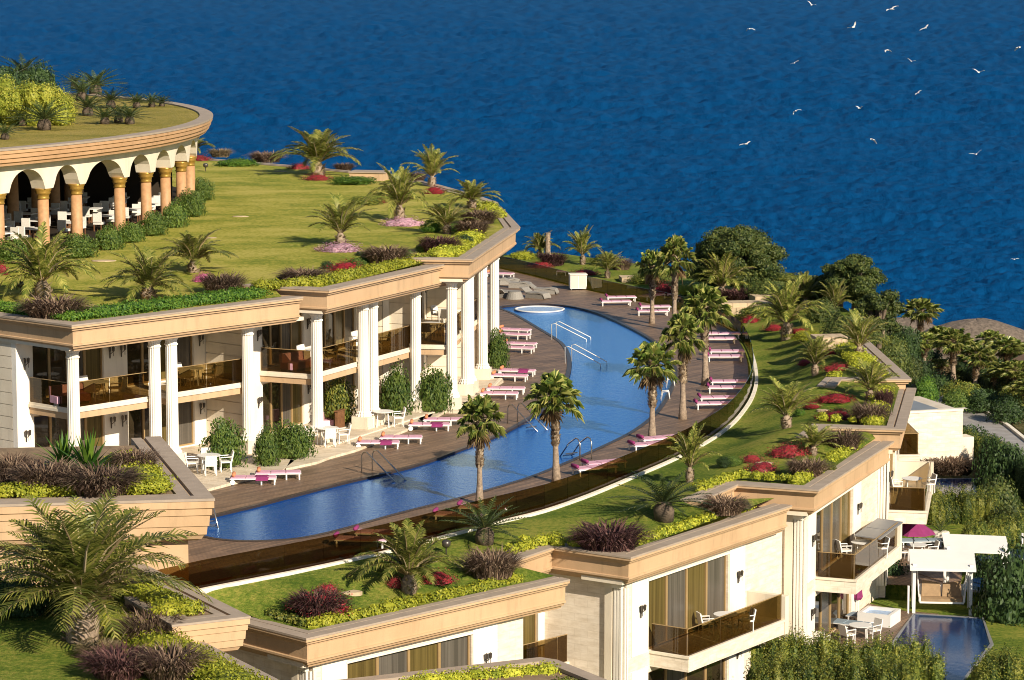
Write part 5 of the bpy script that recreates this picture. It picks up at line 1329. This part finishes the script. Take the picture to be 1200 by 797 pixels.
# pool ladders and handrails
def ladder(px, ang, label, L=1.6, steps=True):
    p = at(*px, 0); o = empty('pool_ladder', tuple(p), label, 'pool ladder', 'pool ladders'); d = Vector((math.cos(R(ang)), math.sin(R(ang)), 0)); s_ = Vector((-d.y, d.x, 0)) * .3
    for k in (-1, 1):
        q = p + s_ * k
        obj('handrail', MB().tube([q - d * .75, q - d * .75 + Vector((0, 0, .75)), q - d * .62 + Vector((0, 0, .92)), q - d * .4 + Vector((0, 0, .95)), q + d * .2 + Vector((0, 0, .62)), q + d * L + Vector((0, 0, -.12))], .032, 6), M['metal'], o, True)
    if steps:
        for i in range(3):
            q = p + d * (.45 + i * .25) + Vector((0, 0, .12 - i * .12)); obj('tread', MB().tube([q - s_, q + s_], .03, 6), M['metal'], o)
ladder((443, 556), -48, 'steel pool ladder on the building side nearest the camera'); ladder((612, 498), -52, 'steel pool ladder on the building side behind the left fan palm')
ladder((676, 536), 120, 'steel pool ladder beside the round crowned fan palm', 1.0); ladder((240, 612), -70, 'pool ladder in the near corner by the planter block', 1.0)
for px, an, lb in [((653, 397), -18, 'white sloping handrail near the spa'), ((670, 425), -25, 'white sloping handrail below the one near the spa')]:
    p = at(*px, 0); o = empty('pool_handrail', tuple(p), lb, 'handrail', 'white handrails into the pool'); d = Vector((math.cos(R(an)), math.sin(R(an)), 0)); s_ = Vector((-d.y, d.x, 0)) * .45
    for k in (-1, 1):
        q = p + s_ * k; obj('rail', MB().tube([q - d * .2, q - d * .2 + Vector((0, 0, .9)), q + Vector((0, 0, .95)), q + d * 1.9 + Vector((0, 0, .1)), q + d * 1.9 + Vector((0, 0, -.15))], .026, 6), M['whitem'], o, True)
for px, lb in [((787, 452), 'small white ladder on the outer pool edge, farther one'), ((781, 467), 'small white ladder on the outer pool edge, nearer one')]:
    p = at(*px, 0); o = empty('pool_ladder', tuple(p), lb, 'pool ladder', 'pool ladders')
    for k in (-.22, .22): obj('handrail', MB().tube([p + Vector((.15, k, 0)), p + Vector((.1, k, .38)), p + Vector((-.2, k, .36)), p + Vector((-.3, k, -.12))], .035, 6), M['whitem'], o, True)
# patio tables and chairs
def chair_proto():
    P = [('seat', MB().box(-.25, .25, -.25, .25, .40, .46), M['rattan'], False, None)]
    bk = MB().hexa([(-.26, .20, .46), (.26, .20, .46), (.26, .26, .46), (-.26, .26, .46), (-.24, .30, .88), (.24, .30, .88), (.24, .35, .88), (-.24, .35, .88)]); P.append(('backrest', bk, M['rattan'], False, None))
    for x in (-.23, .23):
        for y in (-.22, .22): P.append(('leg', MB().tube([(x, y, 0), (x, y, .40)], .022, 6), M['whitem'], False, None))
        P.append(('armrest', MB().tube([(x * 1.12, -.22, .42), (x * 1.12, -.24, .64), (x * 1.12, .24, .66)], .024, 6), M['whitem'], False, None))
    return proto('patio_chair', P)
def table_proto():
    P = [('tabletop', MB().lathe([(.48, .70), (.5, .72), (.5, .74)], (0, 0, 0), 24), M['whitem'], False, None)]
    for i in range(4):
        a = i * math.pi / 2 + .78; P.append(('leg', MB().tube([(math.cos(a) * .4, math.sin(a) * .4, 0), (math.cos(a) * .33, math.sin(a) * .33, .70)], .025, 6), M['whitem'], False, None))
    return proto('patio_table', P)
chP, tbP = chair_proto(), table_proto()
def dining(p, ang, where, group='patio sets', n=4, rr=.72):
    p = Vector(p); tbP.place(tuple(p), 0, 1, 'round white table ' + where, 'table', 'white patio tables')
    words = ['right', 'rear', 'left', 'front']
    for i in range(n):
        a = ang + i * 2 * math.pi / n; q = p + Vector((math.cos(a) * rr, math.sin(a) * rr, 0))
        sx = 'right' if math.cos(a) > .5 else ('left' if math.cos(a) < -.5 else ('rear' if math.sin(a) > 0 else 'front'))
        chP.place(tuple(q), a - math.pi / 2, 1, '%s chair at the white table %s' % (sx, where), 'chair', 'white patio chairs')
dining(at(245, 553, .15) , .2, 'beside the shrub on the nearest ground terrace')
dining(at(384, 520, .15), .2, 'on the ground terrace beside the double column')
dining(at(449, 500, .15), .2, 'on the terrace before the middle shrubs', n=2)
for fr, lab in ((L1, 'on the nearest upper balcony'), (L2, 'on the second upper balcony'), (L3, 'on the last upper balcony')):
    for u, nm in ((3.6, 'left side'), (9.0, 'right side')):
        dining(fr.w(u, 2.7, 3.25), .3, lab + ', ' + nm, n=3)
sofa = proto('pink_sofa', [('seat', MB().box(-.8, .8, -.35, .35, .12, .42), M['pink'], False, None), ('backrest', MB().box(-.8, .8, .25, .42, .42, .8), M['pink'], False, None), ('base', MB().box(-.75, .75, -.3, .35, 0, .12), M['wicker'], False, None)])
sofa.place(tuple(L1.w(1.8, 2.4, 3.25)), L1.ang - .2, 1, 'pink sofa behind glass at the left end of the nearest upper balcony', 'sofa', 'pink sofas')
sofa.place(tuple(L2.w(1.9, 2.7, 3.25)), L2.ang - .2, 1, 'pink sofa behind glass on the second upper balcony', 'sofa', 'pink sofas')
sofa.place(tuple(L2.w(5.4, 3.0, .15)), L2.ang + .4, .8, 'pink armchair on the shaded ground terrace by the brown screen', 'sofa', 'pink sofas')
o = obj('planter_screen', MB().lbox(L2, 4.6, 5.3, 2.1, 2.25, .15, .95).lbox(L2, 4.55, 5.35, 2.07, 2.28, .95, 1.0), M['brownwood']); tag(o, 'low brown wooden screen left of the wide double column', 'screen')
for fr, z, lb in ((R1, None, ''), (R2, 0, 'on the long bottom centre balcony'), (R3, 0, 'under the grey awnings of the third villa'), (R4, 0, 'on the small square balcony')):
    if z is None: continue
    dining(fr.w(7.0, -.1, fr.z - 4.25), .3, lb, n=2, rr=.85)
def lie(px, z, ang, lb): lgD.place(tuple(at(*px, z)), R(ang), 1.05, lb, 'sun lounger', 'blue grey loungers in the villa gardens')
lie((1000, 738), ZG3 + .07, -30, 'left blue grey lounger beside the white tub'); lie((1020, 730), ZG3 + .07, -30, 'right blue grey lounger beside the white tub')
lie((1078, 640), ZG4 + .07, 5, 'front blue grey lounger under the open parasol'); lie((1080, 634), ZG4 + .07, 5, 'rear blue grey lounger under the open parasol')
dining(at(1008, 752, ZG3 + .07), .6, 'by the bottom right garden deck', n=2)
dining(at(1074, 656, ZG4 + .07), .2, 'under the open magenta parasol', n=2)
chP.place(tuple(at(963, 762, ZG3 + .07)), 2.6, 1, 'white chair half hidden behind the conifer hedge', 'chair', 'white patio chairs')
# white tub
tp = at(1030, 730, ZG3 + .06); tub = empty('hot_tub', tuple(tp), 'white square hot tub at the edge of the bottom right garden deck', 'hot tub')
f = Frame.__new__(Frame); f.O = tp; f.u = Vector((math.cos(R(-25)), math.sin(R(-25)), 0)); f.n = Vector((-f.u.y, f.u.x, 0)); f.z = tp.z
obj('shell', MB().lbox(f, -.75, .75, -.75, -.6, tp.z, tp.z + .55).lbox(f, -.75, .75, .6, .75, tp.z, tp.z + .55).lbox(f, -.75, -.6, -.6, .6, tp.z, tp.z + .55).lbox(f, .6, .75, -.6, .6, tp.z, tp.z + .55).lbox(f, -.6, .6, -.6, .6, tp.z, tp.z + .2), M['whitem'], tub)
obj('water', MB().lbox(f, -.597, .597, -.597, .597, tp.z + .2, tp.z + .42), M['foam'], tub)
# parasols
pp_ = at(1070, 664, ZG4 + .06); u_ = empty('parasol', tuple(pp_), 'open magenta parasol over the garden table', 'parasol')
obj('pole', MB().tube([pp_, pp_ + Vector((0, 0, 2.3))], .03, 8), M['whitem'], u_); c8 = MB().lathe([(1.05, 1.62), (1.0, 1.66), (.5, 2.0), (.03, 2.28)], tuple(pp_), 8); obj('canopy', c8, M['magenta'], u_)
obj('base', MB().lathe([(.3, 0), (.3, .06), (.06, .1)], tuple(pp_), 16), M['slate'], u_)
pp_ = at(1005, 722, ZG3 + .06); u_ = empty('parasol', tuple(pp_), 'closed magenta parasol beside the white tub', 'parasol')
obj('pole', MB().tube([pp_, pp_ + Vector((0, 0, 2.0))], .03, 8), M['whitem'], u_); obj('folded_canopy', MB().lathe([(.16, .75), (.24, .85), (.15, 1.4), (.12, 1.7), (.03, 1.95)], tuple(pp_), 12, .25), M['magenta'], u_)
obj('base', MB().lathe([(.3, 0), (.3, .06), (.06, .1)], tuple(pp_), 16), M['slate'], u_)
# swing seat
sp = at(1103, 716, ZG3); sw = empty('swing_seat', tuple(sp), 'white canopied garden swing with two brown cushions beside the dark pool', 'swing')
f = Frame.__new__(Frame); f.O = sp; f.u = Vector((math.cos(R(-6)), math.sin(R(-6)), 0)); f.n = Vector((-f.u.y, f.u.x, 0)); f.z = sp.z; z0 = sp.z
for u in (-1.25, 1.25):
    for v in (-.7, .75): obj('post', MB().lbox(f, u - .07, u + .07, v - .07, v + .07, z0, z0 + 2.3), M['whitem'], sw)
obj('canopy', MB().hexa([f.w(-1.45, -1.0, z0 + 2.02), f.w(1.45, -1.0, z0 + 2.02), f.w(1.45, .95, z0 + 2.5), f.w(-1.45, .95, z0 + 2.5), f.w(-1.45, -1.0, z0 + 2.14), f.w(1.45, -1.0, z0 + 2.14), f.w(1.45, .95, z0 + 2.6), f.w(-1.45, .95, z0 + 2.6)]), M['whitem'], sw)
obj('bench', MB().lbox(f, -.98, .98, -.4, .3, z0 + .42, z0 + .5).lbox(f, -1.0, -.93, -.42, .3, z0 + .5, z0 + .72).lbox(f, .93, 1.0, -.42, .3, z0 + .5, z0 + .72).lbox(f, -1.0, 1.0, .3, .36, z0 + .42, z0 + 1.15), M['whitem'], sw)
obj('seat_cushion', MB().lbox(f, -.91, .91, -.38, .28, z0 + .5, z0 + .64), M['beige'], sw)
for u in (-.46, .46):
    q = MB().hexa([f.w(u - .43, .06, z0 + .65), f.w(u + .43, .06, z0 + .65), f.w(u + .43, .27, z0 + .65), f.w(u - .43, .27, z0 + .65), f.w(u - .40, .2, z0 + 1.32 - (.12 if u > 0 else 0)), f.w(u + .40, .2, z0 + 1.32 - (0 if u > 0 else .12)), f.w(u + .40, .29, z0 + 1.34 - (0 if u > 0 else .12)), f.w(u - .40, .29, z0 + 1.34 - (.12 if u > 0 else 0))])
    obj('back_cushion', q, M['beige'], sw)
for u in (-1.0, 1.0):
    obj('hanger', MB().tube([f.w(u, -.4, z0 + .5), f.w(u * 1.12, 0, z0 + 2.2), f.w(u, .3, z0 + .5)], .025, 6), M['whitem'], sw)
# white pergola over the second pool
pg = at(1144, 693, ZG4); pe = empty('pergola', tuple(pg), 'flat white fabric pergola over the blue pool at the right', 'pergola')
f = Frame.__new__(Frame); f.O = pg; f.u = Vector((math.cos(R(-4)), math.sin(R(-4)), 0)); f.n = Vector((-f.u.y, f.u.x, 0)); f.z = pg.z; z0 = pg.z
for u in (-1.3, 1.3):
    for v in (-.1, 1.5): obj('post', MB().lbox(f, u - .06, u + .06, v - .06, v + .06, z0, z0 + 2.1), M['whitem'], pe)
obj('canopy', MB().hexa([f.w(-1.45, -.2, z0 + 1.84), f.w(1.45, -.2, z0 + 1.76), f.w(1.45, 1.7, z0 + 2.16), f.w(-1.45, 1.7, z0 + 2.24), f.w(-1.45, -.2, z0 + 1.89), f.w(1.45, -.2, z0 + 1.81), f.w(1.45, 1.7, z0 + 2.21), f.w(-1.45, 1.7, z0 + 2.29)]), M['whitem'], pe)
# slim posts
for px, z, h, lb in [((1197, 672), ZG4, 1.9, 'slim white post at the right edge by the blue pool'), ((1064, 720), ZG3, 1.3, 'slim steel post at the corner of the dark pool')]:
    p = at(*px, z); o = obj('post', MB().tube([p, p + Vector((0, 0, h))], .05, 8), M['whitem']); tag(o, lb, 'post')
# pots
for px, z, s_, lb in [((1102, 637), ZG4 + .06, .45, 'white round pot with a small palm beside the open parasol'), ((1150, 646), ZG4, .35, 'pale pot in front of the clipped hedge, left'), ((1176, 644), ZG4, .35, 'pale pot in front of the clipped hedge, right')]:
    p = at(*px, z); o = empty('plant_pot', tuple(p), lb, 'pot', 'pale garden pots')
    obj('pot', MB().lathe([(s_ * .6, 0), (s_, s_ * .8), (s_ * .95, s_ * 1.3), (s_ * .8, s_ * 1.35)], tuple(p), 18), M['kerb'], o, True)
    q = MB(); r = random.Random(3)
    for i in range(16): frond(q, (p.x, p.y, p.z + s_ * 1.3), i * 2.4, R(75) - R(60) * i / 16, .9, R(40), r, 12, .3, .07)
    obj('foliage', q, M['cycad'], o)
# spotlights and white covers on the lawns
for px, z, lb in [((24, 344), 7.2, 'small dark garden spotlight left of the broad palm'), ((241, 201), 7.5, 'small dark garden spotlight on the far upper lawn'), ((523, 650), -.6, 'small dark garden spotlight beside the low sago palm')]:
    p = onlawn(px, z); o = empty('garden_spotlight', tuple(p), lb, 'spotlight', 'garden spotlights')
    obj('stake', MB().tube([p, p + Vector((0, 0, .3))], .03, 6), M['lamp'], o); obj('head', MB().lathe([(.10, .28), (.17, .36), (.17, .5), (.1, .56)], tuple(p), 12), M['lamp'], o, True)
for px, z, w, lb in [((282, 254), 7.4, .45, 'white slab set in the upper lawn near the pavilion shrubs'), ((329, 201), 7.5, .45, 'white slab on the far upper lawn left of the wide palm'), ((247, 279), 7.35, .3, 'thin white slab in the upper lawn below the pavilion'),
    ((122, 306), 7.25, .6, 'long white slab beside the pavilion border'), ((410, 694), -1.15, .45, 'white stone between the nearest red flowers and the wide palm'), ((896, 543), 0, .4, 'white stone among the red flowers in mid lawn'), ((966, 481), .12, .35, 'white stone inside the dark red crescent flowers'), ((486, 302), 7.35, .3, 'white slab beside the brown mound on the upper lawn')]:
    p = onlawn(px, z); b = MB(); n = 9; pts = [(w * math.cos(6.28 * i / n) * (1 + .15 * math.sin(i * 5)), w * .6 * math.sin(6.28 * i / n)) for i in range(n)]
    o = obj('stone_slab', b.prism(pts, -.1, .035), M['rock']); o.location = p; tag(o, lb, 'stone slab', 'white slabs in the lawns')
# pale rock terraces at the far end
for i, (px, w, h, z, lb) in enumerate([((875, 366), 62, 13, .1, 'pale stone terrace wall beyond the lower lawn'), ((975, 408), 36, 14, .3, 'pale stone wall right of the tall full palm'), ((745, 330), 34, 8, 0, 'pale stone wall behind the far fan palms'), ((918, 352), 70, 8, .3, 'pale stone wall below the small dark trees'), ((1005, 380), 60, 8, .6, 'sloping pale stone wall under the pointed tree')]):
    p = onlawn(px, z); k = ppm(px[1], z); b = MB(); r = random.Random(i); ww = w / k; hh = h / k
    nseg = max(4, int(ww / .7))
    for row in range(max(1, int(hh / .3))):
        x = -ww / 2
        while x < ww / 2:
            l = r.uniform(.5, 1.0); b.box(x, min(x + l - .03, ww / 2), -.2 + row * .12 + r.uniform(-.04, .04), 1.4, row * .3 - (.3 if row == 0 else -.003), row * .3 + .29); x += l
    o = obj('stone_wall', b, M['rock']); o.location = p; o.rotation_euler = (0, 0, r.uniform(-.2, .25)); tag(o, lb, 'stone wall', 'pale stone walls beyond the lawn')
b = MB().lathe([(.26, 0), (.2, .5), (.18, 1.6), (.2, 1.9)], (0, 0, 0), 10); o = obj('palm_stump', b, M['trunk']); o.location = at(642, 303, 0); tag(o, 'bare palm stump standing beyond the far deck edge', 'stump')
# thatched roofs
def thatch(px, w, h, z, label, sx=1.0, gx=0.0):
    p = at(*px, z); o = empty('thatched_pavilion', tuple(p), label, 'pavilion', 'thatched roofs by the shore'); b = MB(); n = 40; r = random.Random(int(w))
    pr = [(1.0, .0), (1.0, .06), (.8, .36), (.55, .68), (.3, .9), (.12, .985), (.0, 1.0)]
    for rr, zz in pr:
        for j in range(n):
            t = 6.2832 * j / n; k = 1 + .03 * noise.noise(Vector((math.cos(t) * 3, math.sin(t) * 3, zz * 4)))
            b.v.append((p.x + math.cos(t) * w * rr * k, p.y + math.sin(t) * w * .7 * rr * k, p.z + 1.6 + h * zz + .12 * noise.noise(Vector((j * .6, zz * 6, 2)))))
    for i in range(len(pr) - 1):
        for j in range(n): b.f.append((i * n + j, i * n + (j + 1) % n, (i + 1) * n + (j + 1) % n, (i + 1) * n + j))
    obj('roof', b, M['thatch'], o, True)
    for j in range(8):
        t = 6.2832 * (j + .5) / 8; q = p + Vector((math.cos(t) * w * .88, math.sin(t) * w * .6, 0)); obj('post', MB().tube([q - Vector((0, 0, 3)), q + Vector((0, 0, 2.1))], .12, 8), M['brownwood'], o)
thatch((1143, 436), 6.6, 2.6, -10.3, 'wide grey thatched roof behind the palms by the sea')
thatch((1058, 424), 4.6, 2.0, -10.3, 'smaller grey thatched roof left of the wide one, half hidden by palms')
# small house corner at the right edge
p = at(1206, 466, -7.6); o = empty('garden_house', tuple(p), 'small tan house with orange tiled eaves at the right edge', 'house')
obj('wall', MB().box(p.x - .3, p.x + 4, p.y, p.y + 3, p.z - 2, p.z + 1.9), M['tan'], o); obj('roof', MB().hexa([(p.x - .7, p.y - .5, p.z + 1.9), (p.x + 4, p.y - .5, p.z + 1.9), (p.x + 4, p.y + 3, p.z + 2.2), (p.x - .7, p.y + 3, p.z + 2.2), (p.x - .7, p.y - .5, p.z + 2.05), (p.x + 4, p.y - .5, p.z + 2.05), (p.x + 4, p.y + 2, p.z + 3), (p.x + .5, p.y + 2, p.z + 3)]), M['terracotta'], o)
obj('window', MB().box(p.x + .2, p.x + 1.0, p.y - .06, p.y - .003, p.z + .6, p.z + 1.6), M['slate'], o)
# restaurant furniture seen between the pavilion columns
rch = proto('dining_chair', [('seat', MB().box(-.24, .24, -.24, .24, .36, .48), M['rattan'], False, None), ('backrest', MB().box(-.24, .24, .2, .27, .48, .95), M['rattan'], False, None), *[('leg', MB().box(x - .025, x + .025, y - .025, y + .025, 0, .36), M['brownwood'], False, None) for x in (-.2, .2) for y in (-.2, .2)]])
rtb = proto('dining_table', [('tabletop', MB().box(-.5, .5, -.5, .5, .72, .77), M['whitem'], False, None), ('pedestal', MB().lathe([(.3, 0), (.3, .04), (.06, .08), (.06, .72)], (0, 0, 0), 12), M['brownwood'], False, None)])
r = random.Random(77); spots = []
gaps = ['left of the first full column', 'between the first and second columns', 'between the second and third columns', 'between the third and fourth columns', 'between the fourth and fifth columns', 'behind the last columns']
for gi in range(1, 8):
    for row in range(4):
        a = (angs[gi] * .5 + angs[gi + 1] * .5) + r.uniform(-.008, .008) if gi < 8 else angs[gi]
        rad_ = RCOL - 1.5 - row * 2.3; p = rp(a, rad_, ZF + .03)
        g = gaps[min(gi - 1, 5)]; rw = ['front row', 'second row', 'third row', 'rear row'][row]
        rtb.place(tuple(p), a, 1, 'white dining table in the pavilion, %s, %s' % (g, rw) if gi < 6 else 'white dining table in the pavilion behind the last columns', 'table', 'white pavilion tables')
        for s_ in (0, 1):
            q = p + Vector((math.cos(a + 1.57), math.sin(a + 1.57), 0)) * (.85 if s_ else -.85)
            rch.place(tuple(q), a + (0 if s_ else math.pi), 1, 'pale dining chair under the pavilion %s' % g, 'chair', 'pale pavilion chairs ' + g)
# gulls over the sea
def gull(seed, bank):
    r = random.Random(seed); bd = MB()
    bd.tube([(-.30, 0, 0), (-.22, 0, .01), (-.05, 0, .02), (.12, 0, .02), (.22, 0, .03), (.29, 0, .02), (.34, 0, .01)], [.03, .06, .11, .105, .07, .055, .01], 8)
    parts = [('body', bd, M['gull'], True, None)]
    for s in (-1, 1):
        w = MB(); up = math.sin(bank + .25); pr = [(0.0, .07, .16, .0), (.32, .13, .22, .12 + .1 * up), (.62, -.02, .17, .10 + .3 * up), (.80, -.18, .03, .02 + .4 * up)]
        for y, xa, wd, z in pr:
            for dx, dz in ((xa + wd * .5, 0), (xa - wd, -.005), (xa - wd, -.02), (xa + wd * .5, -.03)): w.v.append((dx, s * (y + .04), z + .03 + dz + s * 0))
        for i in range(3):
            for j in range(4): w.f.append((i * 4 + j, i * 4 + (j + 1) % 4, (i + 1) * 4 + (j + 1) % 4, (i + 1) * 4 + j))
        w.f += [(3, 2, 1, 0), (12, 13, 14, 15)]; parts.append(('wing', w, M['gull'], False, None))
    t = MB().hexa([(-.46, -.09, 0), (-.28, -.03, 0), (-.28, .03, 0), (-.46, .09, 0), (-.46, -.09, .012), (-.28, -.03, .02), (-.28, .03, .02), (-.46, .09, .012)]); parts.append(('tail', t, M['gullgrey'], False, None))
    return proto('gull', parts)
gl = [gull(1, .7), gull(2, -.1), gull(3, -1.1)]
for i, (x, y, w, lb) in enumerate([(951, 6, 12, 'gull at the very top of the picture, left of the large one'), (1045, 11, 18, 'large gull near the top with wings angled down'), (879, 34, 12, 'leftmost gull of the upper row'), (1000, 32, 15, 'gull gliding right of the leftmost one in the upper row'),
    (1084, 33, 14, 'gull below and right of the large top one'), (1040, 59, 13, 'gull below the large top one'), (1068, 72, 10, 'small gull between the middle ones'), (931, 74, 11, 'gull on the left of the middle band'), (1193, 56, 13, 'gull at the right edge'),
    (1147, 85, 15, 'gull on the right of the middle band'), (1076, 109, 10, 'small gull in the centre right of the flock'), (933, 130, 12, 'gull above the lower left one'), (1007, 127, 11, 'gull in the middle of the lower band'),
    (874, 169, 16, 'lowest gull on the left, body tilted'), (1023, 164, 14, 'gull in the lower middle gliding level'), (1144, 181, 15, 'lowest gull on the right'), (1189, 304, 10, 'white gull low over the water by the right edge')]):
    D = 255 + (i * 37 % 40); a, b_ = (x - 600) / FPX, -(y - 398.5) / FPX; c, s = math.cos(PITCH), math.sin(PITCH); d = Vector((a, c + b_ * s, -s + b_ * c)) * D
    sc_ = w / (FPX / D) / 1.65
    gl[i % 3].place((d.x, d.y, d.z + CAMZ), R([60, 120, 235, 40, 300, 140, 75, 255, 20][i % 9]), sc_, lb, 'gull', 'gulls flying over the sea', R([22, -18, 6, -30, 28, 0, 14][i % 7]))
